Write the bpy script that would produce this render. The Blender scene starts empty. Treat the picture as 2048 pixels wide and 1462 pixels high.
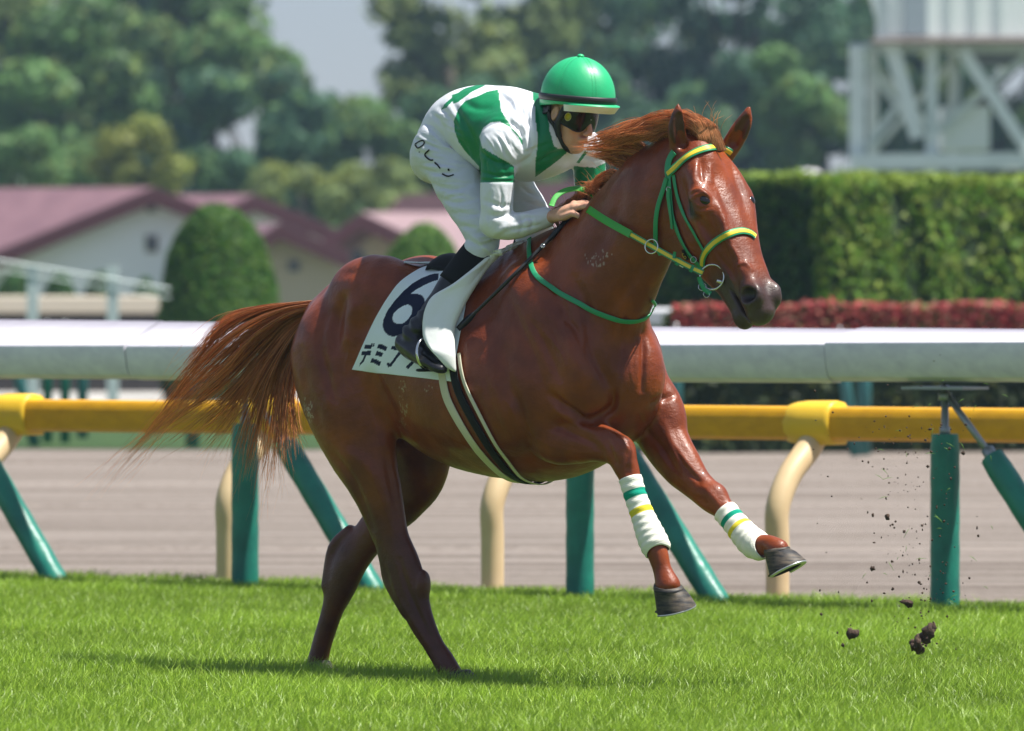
import bpy, math, random
import numpy as np
from math import radians, sin, cos, pi
from mathutils import Vector, Matrix
from mathutils.bvhtree import BVHTree

# ------------------------------------------------------------------ camera, world, sun
F = 16200.0      # focal length in pixels of the 2048 px wide photograph
HC = 1.49        # camera height
YH = 560.0       # horizon row
scene = bpy.context.scene
cam_d = bpy.data.cameras.new("camera")
cam = bpy.data.objects.new("camera", cam_d)
scene.collection.objects.link(cam)
cam.location = (0, 0, HC)
cam.rotation_euler = (radians(90), 0, 0)
cam_d.sensor_width = 36.0
cam_d.lens = F * 36.0 / 2048.0
cam_d.shift_y = -(731.0 - YH) / 2048.0
cam_d.clip_start = 0.5
cam_d.clip_end = 6000
cam_d.dof.use_dof = True
cam_d.dof.focus_distance = 29.55
cam_d.dof.aperture_fstop = 5.0
scene.camera = cam

SUN = Vector((0.40, -0.10, 0.91)).normalized()      # towards the sun
elev = math.asin(SUN.z); azim = math.atan2(SUN.x, SUN.y)
world = bpy.data.worlds.new("World"); scene.world = world
world.use_nodes = True
wn = world.node_tree; wn.nodes.clear()
sky = wn.nodes.new("ShaderNodeTexSky"); sky.sky_type = 'NISHITA'; sky.sun_disc = False
sky.sun_elevation = elev; sky.sun_rotation = azim
sky.air_density = 1.0; sky.dust_density = 0.2; sky.ozone_density = 1.2
# thin bright summer haze cloud mixed over the clear sky
cld = wn.nodes.new("ShaderNodeMix"); cld.data_type = 'RGBA'; cld.inputs[0].default_value = 0.6; cld.inputs[7].default_value = (4.4, 5.35, 7.3, 1)
wn.links.new(sky.outputs[0], cld.inputs[6])
bg = wn.nodes.new("ShaderNodeBackground"); bg.inputs[1].default_value = 0.05
wo = wn.nodes.new("ShaderNodeOutputWorld")
wn.links.new(cld.outputs[2], bg.inputs[0]); wn.links.new(bg.outputs[0], wo.inputs[0])
sl = bpy.data.lights.new("sun", 'SUN'); sl.energy = 5.0; sl.angle = radians(0.8); sl.color = (1, 0.955, 0.88)
so = bpy.data.objects.new("sun", sl); scene.collection.objects.link(so)
so.rotation_euler = SUN.to_track_quat('Z', 'Y').to_euler(); so.location = (5, 10, 60)
scene.view_settings.view_transform = 'Standard'
scene.view_settings.look = 'None'
scene.view_settings.exposure = 0.84
scene.view_settings.gamma = 1.0
scene.cycles.max_bounces = 6
scene.cycles.transparent_max_bounces = 8
scene.cycles.use_denoising = True

# ------------------------------------------------------------------ helpers
rng = np.random.default_rng(7)
random.seed(7)
V = lambda *a: np.array(a, float)

def W(px, py, Y):
    "world point seen at photograph pixel (px, py) at depth Y"
    return V((px - 1024.0) / F * Y, Y, HC - (py - YH) / F * Y)

def proj(P):
    P = np.atleast_2d(P)
    return np.stack([1024 + F * P[:, 0] / P[:, 1], YH + F * (HC - P[:, 2]) / P[:, 1]], 1)

def nrm(a):
    a = np.asarray(a, float)
    return a / (np.linalg.norm(a) + 1e-12)

def origin(o):
    p = V(0, 0, 0)
    while o is not None:
        p = p + np.array(o.location); o = o.parent
    return p

def tag(o, label=None, cat=None, group=None, kind=None):
    if label: o["label"] = label
    if cat: o["category"] = cat
    if group: o["group"] = group
    if kind: o["kind"] = kind
    return o

def empty(name, loc, label=None, cat=None, group=None):
    o = bpy.data.objects.new(name, None)
    o.empty_display_size = 0.2
    o.location = tuple(float(c) for c in loc)
    scene.collection.objects.link(o)
    return tag(o, label, cat, group)

def mesh(name, verts, faces, mat=None, parent=None, smooth=True, loc=None, cols=None):
    """one mesh object; verts in world space (or relative to loc=...)"""
    verts = np.asarray(verts, float).reshape(-1, 3)
    base = origin(parent) if parent is not None else V(0, 0, 0)
    if parent is None:
        if loc is None:
            loc = V((verts[:, 0].min() + verts[:, 0].max()) / 2, (verts[:, 1].min() + verts[:, 1].max()) / 2, verts[:, 2].min())
        base = np.asarray(loc, float)
    me = bpy.data.meshes.new(name)
    lv = verts - base
    if isinstance(faces, np.ndarray):
        n, k = faces.shape
        me.vertices.add(len(lv)); me.vertices.foreach_set("co", lv.astype(np.float32).ravel())
        me.loops.add(n * k); me.loops.foreach_set("vertex_index", faces.astype(np.int32).ravel())
        me.polygons.add(n)
        me.polygons.foreach_set("loop_start", np.arange(0, n * k, k, dtype=np.int32))
        me.update(calc_edges=True); me.validate()
    else:
        me.from_pydata([tuple(v) for v in lv], [], [tuple(int(i) for i in f) for f in faces])
        me.update()
    if smooth:
        me.polygons.foreach_set("use_smooth", np.ones(len(me.polygons), bool))
    if cols is not None:
        a = me.color_attributes.new("col", 'FLOAT_COLOR', 'POINT')
        c = np.ones((len(lv), 4), np.float32); c[:, :3] = cols
        a.data.foreach_set("color", c.ravel())
    o = bpy.data.objects.new(name, me)
    if parent is not None: o.parent = parent
    else: o.location = tuple(base)
    if mat is not None: me.materials.append(mat)
    scene.collection.objects.link(o)
    return o

class MB:
    "collects pieces of one mesh"
    def __init__(s): s.v = []; s.f = []; s.n = 0
    def add(s, v, f):
        v = np.asarray(v, float).reshape(-1, 3)
        s.v.append(v); s.f += [tuple(int(i) + s.n for i in q) for q in f]; s.n += len(v)
        return s
    def box(s, lo, hi, bev=0.0, rot=None, ctr=None):
        lo = np.minimum(lo, hi) * 1.0; hi = np.maximum(lo, hi) * 1.0
        if bev <= 0:
            v = [(x, y, z) for x in (lo[0], hi[0]) for y in (lo[1], hi[1]) for z in (lo[2], hi[2])]
            f = [(0, 1, 3, 2), (4, 6, 7, 5), (0, 4, 5, 1), (2, 3, 7, 6), (0, 2, 6, 4), (1, 5, 7, 3)]
        else:
            b = bev; v = []; f = []
            zs = [(lo[2], b), (lo[2] + b, 0), (hi[2] - b, 0), (hi[2], b)]
            for z, i in zs:
                for (x, y) in ((lo[0] + b, lo[1] + i), (hi[0] - b, lo[1] + i), (hi[0] - i, lo[1] + b), (hi[0] - i, hi[1] - b),
                               (hi[0] - b, hi[1] - i), (lo[0] + b, hi[1] - i), (lo[0] + i, hi[1] - b), (lo[0] + i, lo[1] + b)):
                    v.append((x, y, z))
            for k in range(3):
                for j in range(8):
                    f.append((k * 8 + j, k * 8 + (j + 1) % 8, k * 8 + 8 + (j + 1) % 8, k * 8 + 8 + j))
            f.append(tuple(range(7, -1, -1))); f.append(tuple(range(24, 32)))
        v = np.array(v, float)
        if rot is not None:
            c = np.asarray(ctr, float); v = (v - c) @ np.asarray(rot).T + c
        return s.add(v, f)
    def tube(s, pts, rad, n=10, side=None, rad2=None, cap=True, closed=False):
        pts = np.asarray(pts, float); m = len(pts)
        rad = np.broadcast_to(np.asarray(rad, float), (m,)); rad2 = rad if rad2 is None else np.broadcast_to(np.asarray(rad2, float), (m,))
        ref = V(0, 0, 1) if side is None else np.asarray(side, float)
        vs = []; fs = []
        for i in range(m):
            if closed: t = nrm(pts[(i + 1) % m] - pts[i - 1])
            else: t = nrm(pts[min(i + 1, m - 1)] - pts[max(i - 1, 0)])
            r = ref[i] if ref.ndim == 2 else ref
            a = r - t * (r @ t)
            if np.linalg.norm(a) < 1e-3: a = np.cross(t, V(1, 0.2, 0)); 
            a = nrm(a); b = np.cross(t, a)
            if side is None: ref = a
            for j in range(n):
                q = 2 * pi * j / n
                vs.append(pts[i] + a * cos(q) * rad[i] + b * sin(q) * rad2[i])
        k = m if closed else m - 1
        for i in range(k):
            for j in range(n):
                i2 = (i + 1) % m
                fs.append((i * n + j, i * n + (j + 1) % n, i2 * n + (j + 1) % n, i2 * n + j))
        if cap and not closed:
            fs.append(tuple(range(n - 1, -1, -1))); fs.append(tuple(range((m - 1) * n, m * n)))
        return s.add(vs, fs)
    def build(s, name, mat, parent=None, smooth=True, loc=None, cols=None):
        return mesh(name, np.concatenate(s.v), s.f, mat, parent, smooth, loc, cols)

def auto_smooth(o, ang=35):
    me = o.data
    if not me.polygons: return o
    import bmesh
    bm = bmesh.new(); bm.from_mesh(me)
    for e in bm.edges:
        if len(e.link_faces) == 2 and e.calc_face_angle(0) > radians(ang): e.smooth = False
    bm.to_mesh(me); bm.free()
    return o

def catmull(P, n):
    "resample rows of P (any columns) with n steps per span"
    P = np.asarray(P, float); out = []
    for i in range(len(P) - 1):
        p0 = P[max(i - 1, 0)]; p1 = P[i]; p2 = P[i + 1]; p3 = P[min(i + 2, len(P) - 1)]
        for k in range(n):
            t = k / n
            out.append(0.5 * ((2 * p1) + (-p0 + p2) * t + (2 * p0 - 5 * p1 + 4 * p2 - p3) * t * t + (-p0 + 3 * p1 - 3 * p2 + p3) * t ** 3))
    out.append(P[-1])
    return np.array(out)

# ------------------------------------------------------------------ materials
def material(name, col=(0.5, 0.5, 0.5), rough=0.5, metal=0.0, attr=False, noise=None, bump=None, spec=0.5, coat=0.0, coat_rough=0.1,
             sheen=0.0, sss=0.0, trans=0.0, col2=None, nscale=8.0, ncontrast=(0.35, 0.65), coord='Object', stretch=(1, 1, 1), rnoise=0.0, bumps=()):
    m = bpy.data.materials.new(name); m.use_nodes = True
    nt = m.node_tree; nt.nodes.clear(); N = nt.nodes.new; L = nt.links.new
    out = N("ShaderNodeOutputMaterial"); b = N("ShaderNodeBsdfPrincipled"); L(b.outputs[0], out.inputs[0])
    b.inputs["Roughness"].default_value = rough; b.inputs["Metallic"].default_value = metal
    b.inputs["Specular IOR Level"].default_value = spec
    b.inputs["Coat Weight"].default_value = coat; b.inputs["Coat Roughness"].default_value = coat_rough
    b.inputs["Sheen Weight"].default_value = sheen
    b.inputs["Subsurface Weight"].default_value = sss; b.inputs["Subsurface Scale"].default_value = 0.01
    tc = N("ShaderNodeTexCoord"); mp = N("ShaderNodeMapping"); L(tc.outputs[coord], mp.inputs[0]); mp.inputs["Scale"].default_value = stretch
    base = None
    if attr:
        at = N("ShaderNodeAttribute"); at.attribute_name = "col"; base = at.outputs["Color"]
    else:
        rgb = N("ShaderNodeRGB"); rgb.outputs[0].default_value = (*col, 1); base = rgb.outputs[0]
    if col2 is not None:
        nz = N("ShaderNodeTexNoise"); nz.inputs["Scale"].default_value = nscale; nz.inputs["Detail"].default_value = 6; nz.inputs["Roughness"].default_value = 0.6
        L(mp.outputs[0], nz.inputs["Vector"])
        rp = N("ShaderNodeMapRange"); rp.inputs[1].default_value = ncontrast[0]; rp.inputs[2].default_value = ncontrast[1]; L(nz.outputs[0], rp.inputs[0])
        mx = N("ShaderNodeMix"); mx.data_type = 'RGBA'
        if attr:
            mx.blend_type = 'MULTIPLY'; mx.inputs[0].default_value = 1
            mx2 = N("ShaderNodeMix"); mx2.data_type = 'RGBA'; L(rp.outputs[0], mx2.inputs[0])
            mx2.inputs[6].default_value = (1, 1, 1, 1); mx2.inputs[7].default_value = (*col2, 1)
            L(base, mx.inputs[6]); L(mx2.outputs[2], mx.inputs[7])
        else:
            L(rp.outputs[0], mx.inputs[0]); L(base, mx.inputs[6]); mx.inputs[7].default_value = (*col2, 1)
        base = mx.outputs[2]
        if rnoise:
            mr = N("ShaderNodeMapRange"); mr.inputs[3].default_value = rough; mr.inputs[4].default_value = rough + rnoise
            L(nz.outputs[0], mr.inputs[0]); mr.inputs[1].default_value = ncontrast[0]; mr.inputs[2].default_value = ncontrast[1]
            L(mr.outputs[0], b.inputs["Roughness"])
    L(base, b.inputs["Base Color"])
    prev = None
    for (sc_, st_, dist_, stretch_) in bumps:
        mp2 = N("ShaderNodeMapping"); L(tc.outputs[coord], mp2.inputs[0]); mp2.inputs["Scale"].default_value = stretch_
        n2 = N("ShaderNodeTexNoise"); n2.inputs["Scale"].default_value = sc_; n2.inputs["Detail"].default_value = 4; L(mp2.outputs[0], n2.inputs["Vector"])
        bp = N("ShaderNodeBump"); bp.inputs["Strength"].default_value = st_; bp.inputs["Distance"].default_value = dist_
        L(n2.outputs[0], bp.inputs["Height"])
        if prev is not None: L(prev, bp.inputs["Normal"])
        prev = bp.outputs[0]
    if prev is not None: L(prev, b.inputs["Normal"])
    if trans > 0:
        tr = N("ShaderNodeBsdfTranslucent"); L(base, tr.inputs[0]); ms = N("ShaderNodeMixShader"); ms.inputs[0].default_value = trans
        L(b.outputs[0], ms.inputs[1]); L(tr.outputs[0], ms.inputs[2]); L(ms.outputs[0], out.inputs[0])
    return m

# ------------------------------------------------------------------ implicit bodies
class Body:
    """a smooth union of tapering elliptical chains and ellipsoids, turned into one closed quad mesh"""
    def __init__(s): s.pr = []
    def chain(s, nodes, side, k=0.04, n=5, op='u'):
        "nodes: rows (x, y, z, rs, rn)"
        C = catmull(nodes, n); C[:, 3:] = np.maximum(C[:, 3:], 0.003)
        side = np.asarray(side, float); segs = []
        for a, b in zip(C[:-1], C[1:]):
            t = b[:3] - a[:3]; L = np.linalg.norm(t)
            if L < 1e-6: continue
            t = t / L; sd = nrm(side - t * (side @ t)); nn = np.cross(t, sd)
            segs.append([a[:3], t, sd, nn, L, a[3], b[3], a[4], b[4], 0, 0])
        segs[0][9] = 1; segs[-1][10] = 1
        r = C[:, 3:].max(1)
        lo = (C[:, :3] - r[:, None]).min(0); hi = (C[:, :3] + r[:, None]).max(0)
        s.pr.append(('c', segs, lo, hi, k, op)); return s
    def ell(s, c, ax, rad, k=0.04, op='u'):
        ax = [nrm(a) for a in ax]; rad = np.asarray(rad, float); c = np.asarray(c, float)
        A = np.array(ax); ext = np.sqrt(((A * rad[:, None]) ** 2).sum(0))
        s.pr.append(('e', (c, A, rad), c - ext, c + ext, k, op)); return s
    @staticmethod
    def _q(a, b, c, ra, rb, rc):
        A = a / ra; B = b / rb; C = c / rc
        k1 = np.sqrt(A * A + B * B + C * C); k2 = np.sqrt((A / ra) ** 2 + (B / rb) ** 2 + (C / rc) ** 2)
        return k1 * (k1 - 1) / np.maximum(k2, 1e-6)
    def ev(s, P, lo, hi):
        d = np.full(len(P), 1.0)
        for typ, dat, plo, phi, k, op in s.pr:
            m = 1.7 * k + 0.05
            if np.any(plo - m > hi) or np.any(phi + m < lo): continue
            if typ == 'e':
                c, A, r = dat; q = (P - c) @ A.T
                e = s._q(q[:, 0], q[:, 1], q[:, 2], *r)
            else:
                e = np.full(len(P), 1.0)
                bc = (lo + hi) / 2; br = np.linalg.norm(hi - lo) / 2
                best = []
                for sg in dat:
                    x = bc - sg[0]; h = min(max(x @ sg[1], 0), sg[4])
                    best.append(np.linalg.norm(x - sg[1] * h) - max(sg[5:9]))
                thr = min(best) + 2 * br + 0.06
                for sg, bd in zip(dat, best):
                    if bd > thr + .05 or bd > br + m + 0.05: continue
                    a, t, sd, nn, L, s0, s1, n0, n1, e0, e1 = sg
                    q = P - a; x = q @ t; h = np.clip(x, 0, L); f = h / L
                    rs = s0 + (s1 - s0) * f; rn = n0 + (n1 - n0) * f
                    ra = np.where(x < 0, np.minimum(rs, rn) if e0 else np.maximum(rs, rn), np.minimum(rs, rn) if e1 else np.maximum(rs, rn))
                    e = np.minimum(e, s._q(x - h, q @ sd, q @ nn, ra, rs, rn))
            if op == 'u':
                h = np.maximum(k - np.abs(d - e), 0) / k; d = np.minimum(d, e) - h * h * k * 0.25
            else:
                h = np.maximum(k - np.abs(d + e), 0) / k; d = np.maximum(d, -e) + h * h * k * 0.25
        return d
    def mesh(s, vox, nb=20):
        us = [p for p in s.pr if p[5] == 'u']
        lo = np.min([p[2] for p in us], 0) - 0.03; hi = np.max([p[3] for p in us], 0) + 0.03
        dim = np.ceil((hi - lo) / vox / nb).astype(int)
        GB = int(dim.max() * nb + 4)
        key = lambda i, j, k: (i * GB + j) * GB + k
        r = np.arange(nb + 2) - 1     # one extra row below for the neighbours of the edges
        VK = []; VP = []; Q = []
        for bi in range(dim[0]):
            for bj in range(dim[1]):
                for bk in range(dim[2]):
                    o = np.array([bi, bj, bk]) * nb
                    blo = lo + (o - 1) * vox; bhi = lo + (o + nb + 1) * vox
                    if not any(np.all(p[2] - 0.01 < bhi) and np.all(p[3] + 0.01 > blo) for p in us): continue
                    g = np.stack(np.meshgrid(*[np.linspace(blo[a], bhi[a], 5) for a in range(3)], indexing='ij'), -1).reshape(-1, 3)
                    c = s.ev(g, blo, bhi)
                    if c.min() > vox * nb * 0.3 or c.max() < -vox * nb * 0.3: continue
                    ax = [lo[a] + (o[a] + np.arange(-1, nb + 1)) * vox for a in range(3)]
                    g = np.stack(np.meshgrid(*ax, indexing='ij'), -1)
                    D = s.ev(g.reshape(-1, 3), blo, bhi).reshape(nb + 2, nb + 2, nb + 2)
                    D = np.where(np.abs(D) < 1e-9, 1e-9, D)
                    In = D < 0
                    if In.all() or not In.any(): continue
                    # cell vertices, owned cells 0..nb-1 -> array index 1..nb
                    cnt = np.zeros((nb + 1,) * 3); acc = np.zeros((nb + 1, nb + 1, nb + 1, 3))
                    for a in range(3):
                        sl0 = [slice(None)] * 3; sl1 = [slice(None)] * 3
                        sl0[a] = slice(0, nb + 1); sl1[a] = slice(1, nb + 2)
                        d0 = D[tuple(sl0)]; d1 = D[tuple(sl1)]; cr = (d0 < 0) != (d1 < 0)
                        tt = np.where(cr, d0 / np.where(cr, d0 - d1, 1), 0)
                        b, c2 = [x for x in range(3) if x != a]
                        for db in (0, 1):
                            for dc in (0, 1):
                                sl = [slice(None)] * 3; sl[b] = slice(db, db + nb + 1); sl[c2] = slice(dc, dc + nb + 1)
                                w = cr[tuple(sl)]; cnt += w
                                acc[..., a] += np.where(w, tt[tuple(sl)], 0); acc[..., b] += w * db; acc[..., c2] += w * dc
                    act = cnt > 0
                    own = act.copy(); own[0, :, :] = 0; own[:, 0, :] = 0; own[:, :, 0] = 0
                    I = np.argwhere(own)
                    if len(I):
                        gi = I - 1 + o
                        p = lo + (gi + acc[tuple(I.T)] / cnt[tuple(I.T)][:, None]) * vox
                        VK.append(key(gi[:, 0], gi[:, 1], gi[:, 2])); VP.append(p)
                    for a in range(3):
                        b, c2 = (a + 1) % 3, (a + 2) % 3
                        sl0 = [slice(1, nb + 1)] * 3; sl1 = list(sl0); sl1[a] = slice(2, nb + 2)
                        i0 = In[tuple(sl0)]; i1 = In[tuple(sl1)]
                        for flip, m in ((0, i0 & ~i1), (1, i1 & ~i0)):
                            J = np.argwhere(m)
                            if not len(J): continue
                            gi = J + o; eb = np.zeros(3, int); eb[b] = 1; ec = np.zeros(3, int); ec[c2] = 1
                            q = [gi - eb - ec, gi - ec, gi, gi - eb]
                            if flip: q = q[::-1]
                            Q.append(np.stack([key(x[:, 0], x[:, 1], x[:, 2]) for x in q], 1))
        VK = np.concatenate(VK); VP = np.concatenate(VP); Q = np.concatenate(Q)
        srt = np.argsort(VK); VK = VK[srt]; VP = VP[srt]
        ix = np.clip(np.searchsorted(VK, Q), 0, len(VK) - 1); ok = (VK[ix] == Q).all(1)
        return VP, ix[ok]

def relax(v, f, it=2, lam=0.5, mask=None):
    e = np.concatenate([f[:, [0, 1]], f[:, [1, 2]], f[:, [2, 3]], f[:, [3, 0]]])
    e = np.concatenate([e, e[:, ::-1]])
    for _ in range(it):
        for l in (lam, -lam * 1.03):
            s = np.zeros_like(v); n = np.bincount(e[:, 0], minlength=len(v))[:, None]
            for a in range(3): s[:, a] = np.bincount(e[:, 0], v[e[:, 1], a], minlength=len(v))
            d = (s / np.maximum(n, 1) - v) * l
            if mask is not None: d *= mask[:, None]
            v = v + d
    return v

def vnormals(v, f):
    n = np.cross(v[f[:, 2]] - v[f[:, 0]], v[f[:, 3]] - v[f[:, 1]])
    out = np.zeros_like(v)
    for k in range(4):
        for a in range(3): out[:, a] += np.bincount(f[:, k], n[:, a], minlength=len(v))
    return out / (np.linalg.norm(out, axis=1)[:, None] + 1e-12)

def bvh(v, f):
    return BVHTree.FromPolygons([tuple(x) for x in v], [tuple(int(i) for i in q) for q in f])

CAMP = Vector((0, 0, HC))
def hit(tree, px, py, lift=0.0):
    "point of a body seen at a pixel, lifted off its surface"
    d = Vector(W(px, py, 1.0) - V(0, 0, HC)).normalized()
    h, n, i, t = tree.ray_cast(CAMP, d)
    if h is None: return None, None
    if n.dot(d) > 0: n = -n
    return np.array(h + n * lift), np.array(n)

def smoothnoise(P, scale, seed=0, octaves=3):
    "cheap value noise from sines"
    r = np.random.default_rng(seed); out = np.zeros(len(P)); amp = 1.0; tot = 0
    for o in range(octaves):
        for _ in range(3):
            k = r.normal(size=3) * scale * (2 ** o); ph = r.uniform(0, 6.28)
            out += amp * np.sin(P @ k + ph + 1.3 * np.sin(P @ (k[[1, 2, 0]] * 0.7) + ph * 2)); tot += amp
        amp *= 0.55
    return out / tot * 1.7

def pip(px, py, poly):
    poly = np.array(poly, float); ins = np.zeros(len(px), bool); j = len(poly) - 1
    for i in range(len(poly)):
        xi, yi = poly[i]; xj, yj = poly[j]
        c = ((yi > py) != (yj > py)) & (px < (xj - xi) * (py - yi) / (yj - yi + 1e-12) + xi)
        ins ^= c; j = i
    return ins

def ellipsoid(mb, c, ax, r, n=20, m=12):
    v = []; f = []
    for i in range(m + 1):
        for j in range(n):
            t = pi * i / m; p = 2 * pi * j / n
            v.append(c + ax[0] * r[0] * sin(t) * cos(p) + ax[1] * r[1] * sin(t) * sin(p) + ax[2] * r[2] * cos(t))
    for i in range(m):
        for j in range(n): f.append((i * n + j, i * n + (j + 1) % n, (i + 1) * n + (j + 1) % n, (i + 1) * n + j))
    mb.add(v, f); return mb
# ================================================================== ground
def gy(py, z=0.0): return (HC - z) * F / (py - YH)       # depth at which height z is seen on a row
RD = nrm(V(3.22, -2.63, 0)); RP_ = V(.632, .775, 0)        # along the rails (to the right), and away from us
RL = V(-1.283, 38.93, 0)                                    # a point on the white rail's line
def rail(px, off=0.0, z=0.0, slope=None, base=None):
    "point of the rail line (moved off metres away from us) seen at pixel column px"
    b = (RL if base is None else base) + RP_ * off; k = (px - 1024) / F
    d = RD if slope is None else nrm(V(1, slope, 0))
    t = (k * b[1] - b[0]) / (d[0] - k * d[1]); p = b + d * t; p[2] = z; return p
def m_ground(name, c1, c2, scale, stretch, bump, rough=.9, c3=None):
    return material(name, c1, rough=rough, col2=c2, nscale=scale, stretch=stretch, ncontrast=(.3, .7), spec=.2, bumps=bump)
m_soil = m_ground('turf_soil', (.07, .115, .03), (.10, .15, .04), 6, (1, 1, 1), ((20, .5, .02, (1, 1, 1)),))
m_far = m_ground('far_grass', (.07, .10, .045), (.10, .13, .06), .3, (1, 1, 1), ())
GE = rail(0, .45), rail(2048, .45)                          # edge of the turf
ed = nrm(GE[1] - GE[0]); e0 = GE[0] - ed * 60; e1 = GE[1] + ed * 30
gx = [(-900, -40, 0), (900, -40, 0), (900, 4000, 0), (-900, 4000, 0)]
g0 = mesh('ground', [(-2500, -60, -.012), (2500, -60, -.012), (2500, 5200, -.012), (-2500, 5200, -.012)], [(0, 1, 2, 3)], m_far, smooth=False); tag(g0, kind='structure')
turf = mesh('turf_course', [(e0[0], e0[1], 0), (e0[0] - 40, 5, 0), (40, 5, 0), (e1[0], e1[1], 0)], [(0, 1, 2, 3)], m_soil, smooth=False); tag(turf, kind='structure')
# dirt course: harrowed furrows along its length
m_dirt = bpy.data.materials.new('dirt_course'); m_dirt.use_nodes = True; nt = m_dirt.node_tree; bs = nt.nodes['Principled BSDF']; bs.inputs['Roughness'].default_value = .95; bs.inputs['Specular IOR Level'].default_value = .1
tcn = nt.nodes.new('ShaderNodeTexCoord'); mpn = nt.nodes.new('ShaderNodeMapping'); mpn.inputs['Rotation'].default_value = (0, 0, 0)
mpn.inputs['Scale'].default_value = (.12, 1.3, 1); nt.links.new(tcn.outputs['Object'], mpn.inputs[0])
n1 = nt.nodes.new('ShaderNodeTexNoise'); n1.inputs['Scale'].default_value = 1.4; n1.inputs['Detail'].default_value = 3; nt.links.new(mpn.outputs[0], n1.inputs[0])
n2 = nt.nodes.new('ShaderNodeTexNoise'); n2.inputs['Scale'].default_value = 13; n2.inputs['Detail'].default_value = 8; n2.inputs['Roughness'].default_value = .8; nt.links.new(tcn.outputs['Object'], n2.inputs[0])
ad = nt.nodes.new('ShaderNodeMath'); ad.operation = 'ADD'; nt.links.new(n1.outputs[0], ad.inputs[0]); nt.links.new(n2.outputs[0], ad.inputs[1])
rp = nt.nodes.new('ShaderNodeValToRGB'); rp.color_ramp.elements[0].position = .41; rp.color_ramp.elements[1].position = .59
rp.color_ramp.elements[0].color = (.20, .165, .14, 1); rp.color_ramp.elements[1].color = (.37, .32, .285, 1)
hf_ = nt.nodes.new('ShaderNodeMath'); hf_.operation = 'MULTIPLY'; hf_.inputs[1].default_value = .5; nt.links.new(ad.outputs[0], hf_.inputs[0]); nt.links.new(hf_.outputs[0], rp.inputs[0]); nt.links.new(rp.outputs[0], bs.inputs[0])
bpn = nt.nodes.new('ShaderNodeBump'); bpn.inputs['Distance'].default_value = .05; bpn.inputs['Strength'].default_value = .9; nt.links.new(n2.outputs[0], bpn.inputs['Height']); nt.links.new(bpn.outputs[0], bs.inputs['Normal'])
far_edge = 71.0
dirt = mesh('dirt_course', [(e0[0], e0[1], -.006), (e1[0], e1[1], -.006), (e1[0] + 10, far_edge, -.006), (e0[0] - 25, far_edge + 6, -.006)], [(0, 1, 2, 3)], m_dirt, smooth=False); tag(dirt, kind='structure')
# low rolled ridges left by the harrow
mb = MB()
for py in (1012, 1098, 968, 925):
    y = gy(py); mb.tube([(-16, y, -.10), (16, y, -.10)], .115, 12)
hr = mb.build('dirt_ridges', m_dirt, smooth=False); tag(hr, kind='structure')
cov = mesh('verge', [(-30, 74, .004), (6, 70.5, .004), (8, 95.5, .004), (-40, 95.5, .004)], [(0, 1, 2, 3)], m_ground('dark_verge', (.02, .05, .015), (.05, .09, .025), 2.5, (1, 1, 1), ()), smooth=False); tag(cov, kind='structure')
pth = mesh('paved_path', [(-40, 96, -.004), (3, 96, -.004), (3, 150, -.004), (-40, 150, -.004)], [(0, 1, 2, 3)], material('pale_paving', (.42, .40, .37), rough=.9, col2=(.34, .33, .31), nscale=2), smooth=False); tag(pth, kind='structure')

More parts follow.
